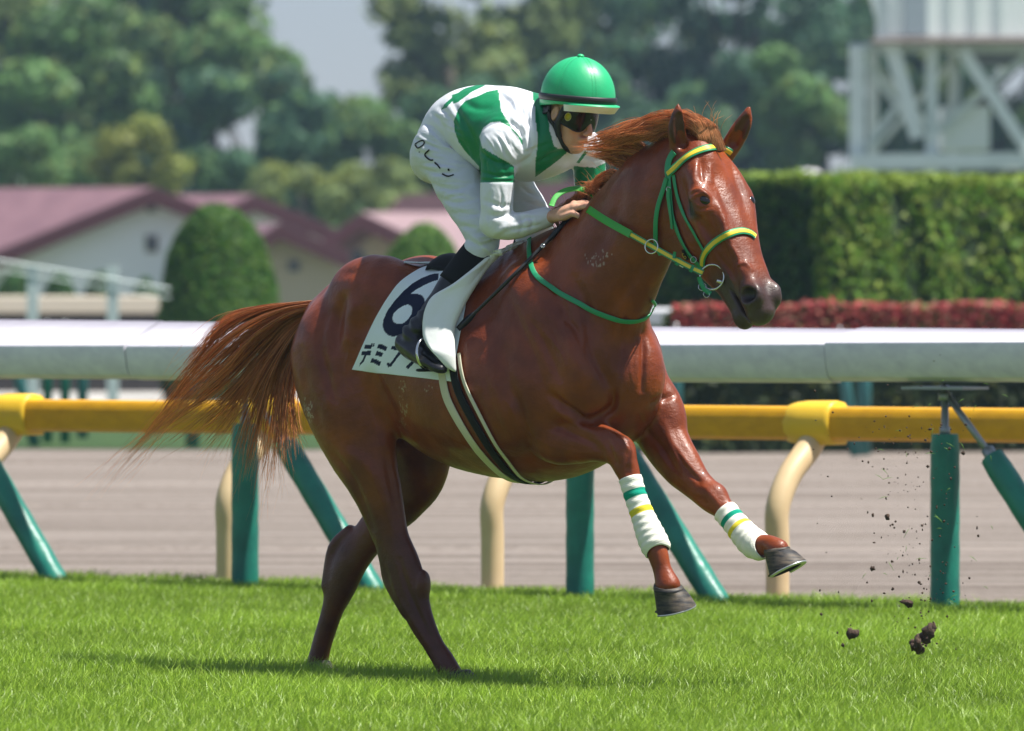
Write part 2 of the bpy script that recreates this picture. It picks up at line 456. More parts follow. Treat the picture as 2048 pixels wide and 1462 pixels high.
# ------------------------------------------------------------------ grass blades on the turf course
m_grass = material('grass_blades', attr=True, rough=.40, spec=.3, trans=.35)
def grass():
    xs = []; ys = []
    def band(n, y0, y1, half):
        y = rng.uniform(y0 ** 2, y1 ** 2, n) ** .5; return rng.uniform(-1, 1, n) * (half + y * .0632), y
    a = band(430000, 25.6, 41.5, .30); b = band(60000, 24.5, 41.5, 2.2)
    x = np.r_[a[0], b[0]]; y = np.r_[a[1], b[1]]
    edge = GE[0][1] + (x - GE[0][0]) * ed[1] / ed[0] + .10 * np.sin(x * 3.1) + .06 * np.sin(x * 11) + rng.normal(0, .05, len(x))
    k = y < edge; x, y = x[k], y[k]; n = len(x)
    P = np.stack([x, y, np.zeros(n)], 1)
    pat = smoothnoise(P, 1.1, 21, 3); pat2 = smoothnoise(P, 5, 22, 2)
    h = (.041 + .008 * pat + .010 * pat2) * rng.uniform(.55, 1.55, n); h = np.clip(h, .018, .1)
    w = rng.uniform(.0010, .0021, n); az = rng.uniform(0, 2 * np.pi, n); ln = rng.uniform(.2, 1.15, n) * h; la = rng.normal(.6, 1.4, n)
    sx = np.cos(az) * w; sy = np.sin(az) * w; lx = np.cos(la) * ln; ly = np.sin(la) * ln
    v = np.zeros((n, 5, 3))
    v[:, 0] = np.stack([x - sx, y - sy, 0 * x - .002], 1); v[:, 1] = np.stack([x + sx, y + sy, 0 * x - .002], 1)
    v[:, 2] = np.stack([x - sx * .8 + lx * .35, y - sy * .8 + ly * .35, h * .6], 1); v[:, 3] = np.stack([x + sx * .8 + lx * .35, y + sy * .8 + ly * .35, h * .6], 1)
    v[:, 4] = np.stack([x + lx, y + ly, h], 1)
    q = np.arange(n)[:, None] * 5
    lv = v.reshape(-1, 3)
    c = np.array([.225, .355, .030]) * (1 + .20 * pat[:, None] + .12 * pat2[:, None] + rng.normal(0, .18, (n, 1))); c = c + np.clip(rng.normal(0, 1, (n, 1)) - 1.0, 0, 2) * np.array([.12, .11, .03]); c = np.clip(c, .01, .6)
    me = bpy.data.meshes.new('grass'); me.vertices.add(len(lv)); me.vertices.foreach_set('co', lv.astype(np.float32).ravel())
    quads = q + np.array([0, 1, 3, 2]); tris = q + np.array([2, 3, 4])
    loops = np.concatenate([quads, tris], 1).ravel().astype(np.int32); me.loops.add(len(loops)); me.loops.foreach_set('vertex_index', loops)
    st = (np.arange(n)[:, None] * 7 + np.array([0, 4])).ravel().astype(np.int32); me.polygons.add(2 * n); me.polygons.foreach_set('loop_start', st); me.update(calc_edges=True)
    a = me.color_attributes.new('col', 'FLOAT_COLOR', 'POINT'); cc = np.ones((len(lv), 4), np.float32); cc[:, :3] = np.repeat(c, 5, 0); a.data.foreach_set('color', cc.ravel())
    me.materials.append(m_grass); o = bpy.data.objects.new('grass', me); scene.collection.objects.link(o); return tag(o, 'short bright green turf grass under the galloping horse', 'grass', kind='stuff')
grass()

# ================================================================== rails
m_pvcw = material('rail_white', (.60, .61, .64), rough=.38, col2=(.50, .50, .54), nscale=3, stretch=(.4, 6, 6), ncontrast=(.35, .75), rnoise=.2)
m_pvca = material('rail_white_dusty', attr=True, rough=.42, col2=(.80, .78, .84), nscale=3, stretch=(.4, 6, 6), ncontrast=(.35, .75), rnoise=.2)
m_pad = material('post_padding_green', (.007, .13, .10), rough=.42, col2=(.012, .21, .15), nscale=6, bumps=((9, .6, .02, (1, 1, .35)), (40, .3, .004, (1, 1, .5))))
m_metal = material('galvanised_steel', (.30, .32, .33), rough=.45, metal=.7, bumps=((60, .4, .002, (1, 1, 1)),))
m_yel = material('rail_yellow', (.72, .37, .012), rough=.5, spec=.3, col2=(.62, .31, .012), nscale=4, stretch=(.4, 5, 5))
m_yel2 = material('bracket_yellow', (.80, .50, .03), rough=.4); m_creamp = material('post_cream', (.66, .50, .29), rough=.5, col2=(.58, .42, .23), nscale=3)
rr = empty('running_rail', RL, 'wide white running rail on green padded posts between turf and dirt', 'racecourse rail')
def zt(px, a, b): return a + (b - a) * (px - 100) / 1800
def section(px0, px1, name, dz=0.0, dy=0.0):
    n = 14; vs = []; prof = []
    for i in range(n + 1):
        px = px0 + (px1 - px0) * i / n; p = rail(px)
        zn = zt(px, 1.176, 1.214) + dz; zf = zt(px, 1.292, 1.268) + dz; zb = zt(px, 1.005, 1.030) + dz; e = .0 if 0 < i < n else .004
        # across (towards away) and height
        for off, z in ((-.150 + e, zn - .022), (-.146 + e, zn - .006), (-.130, zn + .004), (-.03, zn + .42 * (zf - zn)), (.10, zf - .004), (.145, zf), (.16, zf - .012), (.14, zf - .05), (.02, zb + .03), (-.02, zb), (-.075, zb + .004), (-.112, zb + .022), (-.132 + e, zb + .05)):
            vs.append(p + RP_ * (off + dy) + V(0, 0, z))
    k = 13; fs = [(i * k + j, i * k + (j + 1) % k, (i + 1) * k + (j + 1) % k, (i + 1) * k + j) for i in range(n) for j in range(k)]
    fs += [tuple(range(k))[::-1], tuple(range(n * k, n * k + k))]
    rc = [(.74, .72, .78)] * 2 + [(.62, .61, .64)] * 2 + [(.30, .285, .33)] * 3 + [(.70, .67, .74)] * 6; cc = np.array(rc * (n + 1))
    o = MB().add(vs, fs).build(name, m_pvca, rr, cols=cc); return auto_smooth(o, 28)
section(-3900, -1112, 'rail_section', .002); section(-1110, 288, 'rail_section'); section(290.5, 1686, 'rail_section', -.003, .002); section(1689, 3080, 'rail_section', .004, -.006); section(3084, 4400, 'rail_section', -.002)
# joint sleeves
for px in (290, 1690):
    pass
def padded(p, q, r, name, parent, n=20):
    t = np.linspace(0, 1, 14); P = [p + (q - p) * a for a in t]; mb = MB()
    rad = [r * (.9 if a in (0, 1) else 1 + .02 * sin(a * 31 + r * 900)) for a in t]; mb.tube(P, rad, n); o = mb.build(name, m_pad, parent); return auto_smooth(o, 50)
for px in (-2900, -2200, -1500, -790, -128, 490, 1160, 1890, 2620, 3350, 4080):
    b = rail(px); s_ = F / b[1]; r = .066
    post = padded(b - V(0, 0, .05), b + V(0, 0, .80), r, 'post', rr)
    mb = MB(); mb.tube([b + V(0, 0, .79), b + V(0, 0, .83), b + V(0, 0, .835), b + V(0, 0, 1.02)], [.024, .024, .017, .017], 10); mb.tube([b + V(0, 0, .95), b + V(0, 0, .985)], .030, 10)
    st = b + RD * .26 + V(0, 0, .70); sb = b + RD * .84 + V(0, 0, -.03)
    mb.tube([b + RD * .02 + V(0, 0, .965), st], .016, 8); mb.tube([st + V(-.02, .02, .035), st + V(.01, -.01, -.02)], .030, 8); mb.build('post_rod', m_metal, rr)
    padded(st, sb, .060, 'strut', rr)
    mb = MB(); c = b + V(0, 0, 1.012); ax = RD; pts = [c + ax * a + RP_ * o + V(0, 0, z) for a in (-.17, .17) for o in (-.10, .10) for z in (-.012, .0)]
    mb.add(pts, [(0, 1, 3, 2), (4, 6, 7, 5), (0, 4, 5, 1), (2, 3, 7, 6), (0, 2, 6, 4), (1, 5, 7, 3)]).build('bracket', m_metal, rr, smooth=False)
# yellow rail on cream swan-neck posts
YB = V((455 - 1024) / F * 39.5, 39.5, 0); SL = -.60
YD = nrm(V(1, SL, 0)); yr = empty('yellow_rail', YB, 'yellow rail on curved cream posts beside the dirt course', 'racecourse rail')
def yp(px, z=0, off=0): 
    p = rail(px, 0, z, SL, YB); return p + RP_ * off
OFF = .30
vs = []; n = 20
for i in range(n + 1):
    px = -3900 + 8200 * i / n; p = rail(px, 0, 0, SL, YB + RP_ * OFF)
    for o, z in ((-.077, .752), (-.081, .80), (-.080, .866), (-.064, .889), (0, .895), (.045, .889), (.070, .865), (.075, .77), (.05, .735), (-.05, .735)):
        vs.append(p + RP_ * o + V(0, 0, z))
k = 10; fs = [(i * k + j, i * k + (j + 1) % k, (i + 1) * k + (j + 1) % k, (i + 1) * k + j) for i in range(n) for j in range(k)] + [tuple(range(k))[::-1], tuple(range(n * k, n * k + k))]
auto_smooth(MB().add(vs, fs).build('rail_beam', m_yel, yr), 50)
for px in (-2760, -2220, -1690, -1150, -620, -52, 455, 985, 1555, 2130, 2700, 3270, 3840):
    b = yp(px); pts = catmull(np.array([b + V(0, 0, -.03), b + V(0, 0, .25), b + V(0, 0, .42), b + RP_ * .09 + V(0, 0, .57), b + RP_ * .22 + V(0, 0, .68), b + RP_ * .29 + V(0, 0, .76), b + RP_ * .30 + V(0, 0, .80)]), 5)
    MB().tube(pts, np.interp(np.linspace(0, 1, len(pts)), [0, .5, 1], [.055, .058, .068]), 18).build('post', m_creamp, yr)
    c = b + RP_ * OFF; mb = MB(); rows = []
    for a, g in ((-.17, .55), (-.15, .80), (-.10, 1.02), (-.04, 1.10), (.10, 1.12), (.12, 1.10), (.125, 1.0)):
        for o, z in ((-.085, .77), (-.090, .82), (-.078, .877), (-.045, .904), (0, .912), (.045, .904), (.078, .877), (.085, .78), (.055, .725), (-.055, .725)):
            rows.append(c + YD * a + RP_ * o * g + V(0, 0, .82 + (z - .82) * g))
    mb.add(rows, [(i * 10 + j, i * 10 + (j + 1) % 10, (i + 1) * 10 + (j + 1) % 10, (i + 1) * 10 + j) for i in range(6) for j in range(10)] + [tuple(range(10))[::-1], tuple(range(60, 70))]).build('bracket', m_yel2, yr)

# ================================================================== foliage
def leaf_mesh(P, N, size, cols, name, mat, parent=None, loc=None):
    n = len(P); a = np.cross(N, rng.normal(size=(n, 3))); a /= np.linalg.norm(a, axis=1)[:, None] + 1e-9; b = np.cross(N, a)
    s = np.broadcast_to(size, (n,))[:, None] * rng.uniform(.6, 1.4, (n, 1))
    v = np.stack([P - a * s, P - b * s * .55 + N * s * .15, P + a * s, P + b * s * .55 + N * s * .15], 1).reshape(-1, 3)
    return mesh(name, v, np.arange(4 * n).reshape(n, 4), mat, parent, smooth=False, loc=loc, cols=np.repeat(cols, 4, 0))
m_leaf = material('leaves', attr=True, rough=.55, spec=.25, trans=.4)
m_bark = material('bark', (.09, .07, .05), rough=.9, col2=(.05, .04, .03), nscale=3)
def green(n, c, var=.25, light=None, lf=.0):
    k = np.asarray(c) * (1 + rng.normal(0, var, (n, 1))); 
    if light is not None: m = (rng.uniform(size=(n, 1)) < lf); k = np.where(m, np.asarray(light) * (1 + rng.normal(0, .2, (n, 1))), k)
    return np.clip(k, .003, .8)
def tree(px, py, Y, w, h, col, light, lf, label, cat='tree', leaf=.22, n=4200, trunk=True, group='trees beyond the racecourse', name='leafy_tree'):
    "crown centred at the pixel, w and h half sizes in metres"
    c = W(px, py, Y); base = V(c[0], Y, 0); r = empty(name, base, label, cat, group)
    nb = max(10, int(w * h * 2.2)); cl = []
    for k in range(nb):
        d = rng.normal(size=3); d /= np.linalg.norm(d); q = rng.uniform(.35, 1) ** .6
        cl.append((c + d * q * V(w, w * .8, h) * V(1, 1, .95), rng.uniform(.16, .34) * min(w, h) + .3))
    P = []; N = []; Cc = []; per = n // nb
    for p, rad in cl:
        d = rng.normal(size=(per, 3)); d /= np.linalg.norm(d, axis=1)[:, None]; d[:, 2] *= .75
        P.append(p + d * rad * rng.uniform(.55, 1.08, (per, 1))); nn = d + rng.normal(0, .45, (per, 3)); N.append(nn / np.linalg.norm(nn, axis=1)[:, None])
        Cc.append(green(per, np.array(col) * rng.uniform(.7, 1.3), .2, light, lf * rng.uniform(0, 2)))
    leaf_mesh(np.concatenate(P), np.concatenate(N), leaf, np.concatenate(Cc), 'crown', m_leaf, r)
    if trunk:
        mb = MB(); top = c + V(0, 0, -h * .2); mb.tube(catmull(np.array([base - V(0, 0, .1), base * .5 + top * .5 + V(.15, 0, 0), top]), 4), np.linspace(.05 * h + .08, .03 * h, 9), 10)
        for k in range(6):
            q, rad = cl[rng.integers(len(cl))]; s0 = base + (top - base) * rng.uniform(.6, 1); mb.tube([s0, s0 * .45 + q * .55 + V(0, 0, -.2), q], [.024 * h, .016 * h, .008 * h], 6)
        mb.build('trunk', m_bark, r)
    return r
DK = (.07, .15, .085); MD = (.12, .225, .075); OL = (.19, .255, .09); YG = (.22, .26, .055); LT = (.17, .24, .06)
T = [(-60, 120, 262, 3.6, 5.0, MD, LT, .10, 'broad mid green tree at the far left edge of the tree line'),
     (95, 40, 258, 3.2, 4.8, OL, LT, .25, 'tall olive green tree left of the darker dip in the tree line'),
     (120, 210, 232, 2.6, 3.0, MD, LT, .15, 'rounded green tree in front of the tall olive one behind the maroon roof'),
     (255, 100, 268, 2.2, 4.6, DK, MD, .15, 'dark narrow tree between the two big crowns left of the sky gap'),
     (345, 95, 250, 3.0, 4.2, MD, LT, .25, 'largest rounded green tree at the left of the sky gap'),
     (425, 165, 246, 2.2, 3.1, MD, OL, .2, 'green tree whose right side slopes down beside the sky gap'),
     (490, 285, 228, 2.3, 1.9, DK, MD, .3, 'low dark tree below the big crowns over the roof ridge'),
     (610, 300, 240, 1.7, 2.4, DK, OL, .2, 'dark tree under the sky gap behind the pink roof'),
     (748, 318, 236, 1.6, 1.6, MD, LT, .12, 'smaller green tree right below the sky gap'),
     (900, 85, 256, 2.2, 4.0, OL, YG, .2, 'airy yellowish tree at the right of the sky gap above the jockey'),
     (905, 285, 240, 2.1, 1.7, DK, MD, .2, 'dark tree behind the back of the jockey'),
     (1040, 70, 262, 2.9, 4.4, OL, LT, .2, 'tall olive tree directly above the green helmet'),
     (1190, 60, 270, 2.5, 4.0, DK, MD, .2, 'dark bluish tree above the ears of the horse'),
     (1330, 110, 262, 3.0, 4.6, DK, OL, .14, 'dark spreading tree right of the helmet'),
     (1130, 250, 245, 2.6, 2.3, DK, MD, .15, 'low dark tree behind the jockey face'),
     (1330, 310, 240, 3.0, 2.0, DK, MD, .12, 'low dark tree behind the mane and ears'),
     (1480, 70, 258, 2.8, 4.4, DK, MD, .18, 'tall dark tree with pale gaps left of the steel tower'),
     (1500, 270, 236, 2.2, 2.3, DK, MD, .2, 'dark tree above the left end of the clipped hedge'),
     (1615, 235, 222, 1.5, 1.9, MD, LT, .3, 'light green tree just left of the steel tower'),
     (1640, 60, 262, 2.2, 3.6, DK, OL, .2, 'dark tree partly behind the left leg of the steel tower'),
     (1790, 130, 255, 2.8, 4.4, DK, MD, .2, 'dark tree seen through the left bay of the steel tower'),
     (1960, 150, 250, 3.0, 4.4, DK, OL, .2, 'dark tree seen through the right bay of the steel tower'),
     (2160, 120, 255, 3.4, 4.6, MD, LT, .2, 'green tree at the far right edge behind the steel tower'),
     (-260, 140, 255, 3.6, 5.0, DK, LT, .2, 'dark tree beyond the left end of the roof')]
for t in T: tree(*t)

for px, py, Y, w, h, c, l, lf, lab in ((280, 325, 200, 1.15, .85, YG, (.24, .26, .06), .4, 'yellow green rounded shrub above the apex of the white gable'), (30, 325, 205, 1.1, .9, MD, LT, .2, 'green shrub over the left end of the long maroon roof'),
     (120, 345, 210, .9, .6, MD, LT, .3, 'small green shrub beside the yellow green one over the long roof'), (600, 378, 195, 1.5, .62, OL, YG, .4, 'spreading light green shrub above the stepped maroon roof'),
     (790, 372, 200, 1.6, .62, OL, YG, .35, 'spreading yellowish shrub above the pink roof left of the jockey'), (1010, 378, 205, 1.3, .7, MD, LT, .3, 'green shrub behind the waist of the jockey'), (455, 350, 205, 1.1, .6, DK, MD, .3, 'dark shrub left of the stepped maroon roof')):
    tree(px, py, Y, w, h, c, l, lf, lab, 'shrub', .12, 2200, True, 'shrubs above the stable roofs', 'shrub')

def underwood():
    P = []; C_ = []
    for px in range(-900, 3000, 60):
        c = W(px + rng.uniform(-20, 20), rng.uniform(405, 450), 282 + rng.uniform(-4, 4)); k = 420; d = rng.normal(size=(k, 3)); d /= np.linalg.norm(d, axis=1)[:, None]
        P.append(c + d * V(1.3, 1.0, 1.6) * rng.uniform(.5, 1.05, (k, 1)) ** .5); C_.append(green(k, np.array(MD) * rng.uniform(.6, 1.2), .25, LT, .15))
    for px in list(range(-2600, -420, 75)) + list(range(2400, 4400, 75)):      # the wood goes on past both picture edges
        for py in (60, 160, 260, 350):
            c = W(px + rng.uniform(-40, 40), py + rng.uniform(-60, 40), 262 + rng.uniform(-10, 10)); k = 160; d = rng.normal(size=(k, 3)); d /= np.linalg.norm(d, axis=1)[:, None]
            P.append(c + d * V(1.5, 1.4, 1.3) * rng.uniform(.5, 1.05, (k, 1)) ** .5); C_.append(green(k, np.array(MD) * rng.uniform(.6, 1.3), .25, LT, .15))
    P = np.concatenate(P); N = rng.normal(size=P.shape) + V(0, -.3, .6); N /= np.linalg.norm(N, axis=1)[:, None]
    o = leaf_mesh(P, N, .30, np.concatenate(C_), 'undergrowth', m_leaf); tag(o, 'dark undergrowth below the distant trees', 'undergrowth', kind='stuff')
underwood()
m_core = material('hedge_core', (.015, .035, .010), rough=.95)
def hedge(name, corners, z1, col, light, lf, label, leaf=.055, dens=700, top=None, cat='hedge', z0=0.0, lump=.06):
    "corners: ground polygon (list of x, y); leafy skin over a dark core"
    c = np.array(corners, float); ctr = c.mean(0); r = empty(name, (ctr[0], ctr[1], z0), label, cat)
    inn = ctr + (c - ctr) * (1 - .08 / np.linalg.norm(c - ctr, axis=1)[:, None] * 1.5); n = len(c)
    vs = [(x, y, z0) for x, y in inn] + [(x, y, z1 - .08) for x, y in inn]
    mesh('branches', vs, [tuple(range(n))[::-1], tuple(range(n, 2 * n))] + [(i, (i + 1) % n, n + (i + 1) % n, n + i) for i in range(n)], m_core, r, smooth=False)
    P = []; N = []; C_ = []
    for i in range(n):
        a, b = c[i], c[(i + 1) % n]; e = b - a; L = np.linalg.norm(e); nr = V(e[1], -e[0]) / L
        if nr @ ((a + b) / 2 - ctr) < 0: nr = -nr
        k = int(L * (z1 - z0) * dens); t = rng.uniform(size=k); z = z0 + rng.uniform(size=k) ** .9 * (z1 - z0)
        p = np.stack([a[0] + e[0] * t, a[1] + e[1] * t, z], 1); nn = np.tile(V(nr[0], nr[1], .15), (k, 1))
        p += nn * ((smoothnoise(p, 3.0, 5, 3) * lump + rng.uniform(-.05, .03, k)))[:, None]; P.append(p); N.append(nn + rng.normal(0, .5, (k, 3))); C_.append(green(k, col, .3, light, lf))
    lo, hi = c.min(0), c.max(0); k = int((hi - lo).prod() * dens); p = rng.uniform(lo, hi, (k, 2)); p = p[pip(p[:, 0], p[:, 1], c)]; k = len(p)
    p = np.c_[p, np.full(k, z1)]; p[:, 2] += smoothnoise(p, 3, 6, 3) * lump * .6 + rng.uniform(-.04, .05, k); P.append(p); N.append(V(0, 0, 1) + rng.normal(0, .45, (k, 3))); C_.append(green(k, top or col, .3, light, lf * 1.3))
    P = np.concatenate(P); N = np.concatenate(N); N /= np.linalg.norm(N, axis=1)[:, None]
    leaf_mesh(P, N, leaf, np.concatenate(C_), 'foliage', m_leaf, r); return r
def gp(px, Y): return ((px - 1024) / F * Y, Y)
hedge('box_hedge', [gp(1646, 75), gp(2330, 78.5), gp(2330, 82), gp(1646, 79)], 2.42, (.10, .20, .022), (.22, .30, .05), .35, 'tall clipped green hedge with a sunny top in front of the steel tower', dens=560, leaf=.05, lump=.09, top=(.22, .31, .05))  # sunlight on the top is painted in as paler leaves
hedge('box_hedge', [gp(1646, 76.6), gp(1646, 80), gp(1255, 82.5), gp(1255, 80)], 2.46, (.045, .115, .018), (.12, .19, .03), .15, 'shaded dark green hedge behind the head of the horse', dens=500, leaf=.05, lump=.05, top=(.20, .29, .05))  # shade painted in as darker leaves, sun on the top as paler ones
# red-tipped low hedge
def photinia():
    c = [gp(1345, 69.8), gp(2330, 71.0), gp(2330, 73.0), gp(1345, 72.0)]
    r = hedge('photinia_hedge', c, 1.18, (.030, .050, .016), (.10, .12, .03), .15, 'low red tipped flowering hedge behind the white rail', dens=500, leaf=.045)
    c = np.array(c); k = 9000; t = rng.uniform(size=(k, 2)); p = c[0] + (c[1] - c[0]) * t[:, :1] + (c[3] - c[0]) * t[:, 1:] ** 1.5
    z = 1.19 + .05 * smoothnoise(np.c_[p, 0 * p[:, :1]], 2.2, 8, 3) + rng.uniform(-.22, .07, k); N = rng.normal(0, .5, (k, 3)) + V(0, -.5, .8); N /= np.linalg.norm(N, axis=1)[:, None]
    q = rng.uniform(size=(k, 1)); col = np.where(q < .62, np.array([.46, .085, .085]), np.where(q < .84, np.array([.48, .24, .17]), np.array([.12, .16, .04]))) * (1 + rng.normal(0, .25, (k, 1)))
    p2 = np.c_[p, z]; front = rng.uniform(size=k) < .6; p2[front, 1] = (c[0][1] + (p2[front, 0] - c[0][0]) * (c[1][1] - c[0][1]) / (c[1][0] - c[0][0])) - .06
    leaf_mesh(p2, N, .05, np.clip(col, .01, .8), 'red_leaves', m_leaf, r)
photinia()
def dome(px, Y, w, ztop, label, col, light, lf, n=26000, leaf=.035, squash=1.0, name='topiary_bush'):
    c = W(px, 560, Y); r = empty(name, (c[0], Y, 0), label, 'bush'); hz = ztop
    t = rng.uniform(size=n) ** .75; a = rng.uniform(0, 2 * pi, n); z = t * hz; rad = w * np.sqrt(np.clip(1 - (np.clip(z - hz * .28 * squash, 0, None) / (hz * (1 - .28 * squash))) ** 2.3, 0, 1)) * (.90 + .10 * np.minimum(z / (.3 * hz), 1))
    N = np.stack([np.cos(a), np.sin(a), (z / hz) ** 2 * 1.6], 1); N /= np.linalg.norm(N, axis=1)[:, None]; P = np.stack([c[0] + np.cos(a) * rad, Y + np.sin(a) * rad, z], 1)
    P += N * (smoothnoise(P, 3.2, 4, 3) * .035 + rng.uniform(-.05, .03, n))[:, None]
    leaf_mesh(P, N + rng.normal(0, .35, (n, 3)), leaf, green(n, col, .3, light, lf), 'foliage', m_leaf, r)
    mb = MB(); zz_ = np.linspace(0, hz * .96, 14); rr_ = w * .93 * np.sqrt(np.clip(1 - (np.clip(zz_ - hz * .28 * squash, 0, None) / (hz * (1 - .28 * squash))) ** 2.3, .001, 1)); mb.tube([V(c[0], Y, z) for z in zz_], rr_, 24, side=V(1, 0, 0)); mb.build('branches', m_core, r)
dome(437, 100, .73, 2.42, 'large clipped dome shaped green bush in front of the white stable', (.045, .13, .012), (.12, .21, .03), .22)
dome(845, 112, .64, 2.25, 'round bright green bush behind the boot and thigh of the jockey', (.07, .17, .02), (.13, .24, .03), .3, n=14000)
for px, w, zt_ in ((30, .36, 1.62), (120, .30, 1.55), (200, .30, 1.58), (290, .26, 1.52)):
    dome(px, 118, w, zt_, {30: 'green shrub at the left picture edge behind the pale rail', 120: 'green shrub between the two pale fence posts', 200: 'green shrub just left of the second pale fence post', 290: 'green shrub against the foot of the clipped dome'}[px], (.04, .12, .03), (.09, .17, .04), .2, n=3500, name='shrub')

# ================================================================== buildings
m_roof = material('roof_mauve', (.21, .115, .135), rough=.6, col2=(.17, .09, .11), nscale=1.5, bumps=((6, .3, .02, (1, 1, 1)),)); m_fas = material('fascia_maroon', (.10, .028, .035), rough=.6); m_roof2 = material('roof_pink', (.24, .125, .14), rough=.7, col2=(.20, .10, .115), nscale=1.5)
m_wallw = material('wall_white', (.90, .90, .92), rough=.8); m_wallb = material('wall_beige', (.50, .41, .30), rough=.8); m_glass = material('window_dark', (.06, .07, .09), rough=.15)
def prism(name, poly, Y, back, mat, parent):
    "polygon given in pixels at depth Y, extruded by the vector back"
    f = [W(x, y, Y) for x, y in poly]; b = [p + back for p in f]; n = len(f)
    return MB().add(f + b, [tuple(range(n)), tuple(range(n, 2 * n))[::-1]] + [(i, n + i, n + (i + 1) % n, (i + 1) % n) for i in range(n)]).build(name, mat, parent, smooth=False)
def gy0(Y): return YH + HC * F / Y
def slab(name, a, b, back, th, mat, parent):
    "roof slab between two front points (pixel, pixel) with thickness th"
    return None
def gable(px_l, py_l, px_a, py_a, px_r, py_r, Y, back, wallm, label, group='maroon roofed stable buildings', windows=(), clere=None):
    g = empty('stable_building', W((px_l + px_r) / 2, gy0(Y), Y), label, 'building', group)
    prism('wall', [(px_l + 22, gy0(Y)), (px_l + 22, py_l + 4), (px_a, py_a + 16), (px_r - 22, py_r + 4), (px_r - 22, gy0(Y))], Y + .4, back * .98, wallm, g)
    for (ax, ay, bx, by) in ((px_l, py_l, px_a, py_a), (px_a, py_a, px_r, py_r)):
        prism('roof', [(ax, ay), (bx, by), (bx, by + 9), (ax, ay + 9)], Y, back, m_roof, g)
        prism('fascia', [(ax, ay + 3), (bx, by + 3), (bx, by + 34), (ax, ay + 34)], Y - .12, V(0, .12, 0), m_fas, g)
    for (x0, y0, x1, y1) in windows:
        w_ = prism('window', [(x0, y1), (x0, y0), (x1, y0), (x1, y1)], Y + .37, V(0, .1, 0), m_wallb, g); prism('pane', [(x0 + 2, y1 - 2), (x0 + 2, y0 + 2), (x1 - 2, y0 + 2), (x1 - 2, y1 - 2)], Y + .33, V(0, .03, 0), m_glass, w_)
    return g
gable(-120, 548, 308, 374, 600, 490, 170, V(-16, 9, 0), m_wallw, 'long stable with a white gable and pale mauve roof left of the dome bush', windows=((292, 400, 312, 425), (290, 470, 316, 505)))
gable(385, 452, 508, 388, 722, 478, 182, V(-12, 10, 0), m_wallw, 'stable with a stepped maroon roof behind the dome bush', windows=((560, 445, 640, 470),))
gable(470, 500, 560, 446, 700, 506, 165, V(-2, 12, 0), m_wallb, 'low beige stable with a maroon roof edge right of the dome bush', windows=((575, 520, 600, 545),))
gable(602, 512, 722, 424, 1010, 560, 172, V(14, 7, 0), m_wallb, 'beige gabled stable with a pink roof behind the jockey', windows=((700, 500, 730, 530),))
g5 = empty('stable_building', W(1000, gy0(185), 185), 'long low stable with a pink roof seen past the thigh of the jockey', 'building', 'maroon roofed stable buildings')
prism('roof', [(735, 470), (800, 392), (1250, 352), (1250, 470)], 185, V(0, .3, 0), m_roof2, g5)
prism('wall', [(745, gy0(185)), (745, 474), (1240, 474), (1240, gy0(185))], 185.3, V(0, 5, 0), m_wallb, g5)

# ------------------------------------------------------------------ far fences, posts and steel tower
m_pale = material('pale_paint', (.66, .74, .73), rough=.55, col2=(.56, .64, .63), nscale=2); m_palew = material('pale_panel', (.80, .86, .84), rough=.55)
ff = empty('handrail_fence', W(140, gy0(92), 92), 'pale blue grey handrail with posts left of the dome bush', 'fence')
def bar(mb, a, b, r, sq=True):
    a = np.asarray(a); b = np.asarray(b); mb.tube([a, b], r, 4 if sq else 10, side=V(.7, .1, .7)); return mb
for px in (65, 225): 
    mb = MB(); mb.box(W(px - 11, 640, 92) * V(1, 1, 0) , W(px + 11, 530, 92) + V(0, .12, 0)); mb.build('post', m_pale, ff, smooth=False)
mb = MB(); bar(mb, W(-260, 478, 92), W(340, 578, 92), .014); mb.build('handrail', m_pale, ff, smooth=False); mb = MB(); bar(mb, W(-260, 500, 92), W(340, 596, 92), .010); mb.build('lower_rail', m_pale, ff, smooth=False)
def lowwall(px0, px1, py0, py1, Y, mat, name, label, cat):
    mb = MB(); a = W(px0, py1, Y); b = W(px1, py0, Y); mb.box((a[0], Y, a[2]), (b[0], Y + .25, b[2]), .03); o = mb.build(name, mat, smooth=False); return tag(o, label, cat)
lw = empty('low_rail', W(100, gy0(108), 108), 'cream low rail at the far left beyond the dirt course', 'rail')
mb = MB(); a = W(-500, 626, 108); b = W(345, 592, 108); mb.box((a[0], 108, a[2]), (b[0], 108.2, b[2]), .02); mb.build('beam', material('cream_rail', (.60, .53, .42), rough=.6), lw, smooth=False)
mb = MB(); mb.box((a[0], 108.1, 0), (b[0], 108.25, a[2] - .003)); mb.build('base_panel', material('dark_base', (.05, .045, .045), rough=.9), lw, smooth=False)
wr = empty('far_white_rail', W(1260, gy0(74), 74), 'white rail showing behind the red hedge beyond the neck of the horse', 'racecourse rail')
mb = MB(); a = W(1130, 664, 74); b = W(2500, 618, 74); mb.box((a[0], 74, 1.06), (b[0], 74.2, 1.235), .03); mb.build('beam', m_pvcw, wr, smooth=False)
for px in (1180, 1420, 1660, 1900, 2140):
    MB().tube([V(gp(px, 74.1)[0], 74.1, 0), V(gp(px, 74.1)[0], 74.1, 1.08)], .05, 12).build('post', m_pad, wr)
m_pad2 = material('post_padding_teal', (.03, .16, .16), rough=.5)
def fpost(px, Y, z1, r, mat, label, lean=0.0):
    b = V(gp(px, Y)[0], Y, 0); o = empty('padded_post', b, label, 'post', 'green posts along the far side of the dirt course')
    MB().tube([b, b + V(lean, 0, z1 * .97), b + V(lean, 0, z1)], [r, r, r * .8], 14).build('padding', mat, o); MB().tube([b + V(lean, 0, z1), b + V(lean, 0, z1 + .12)], r * .3, 8).build('rod', m_metal, o)
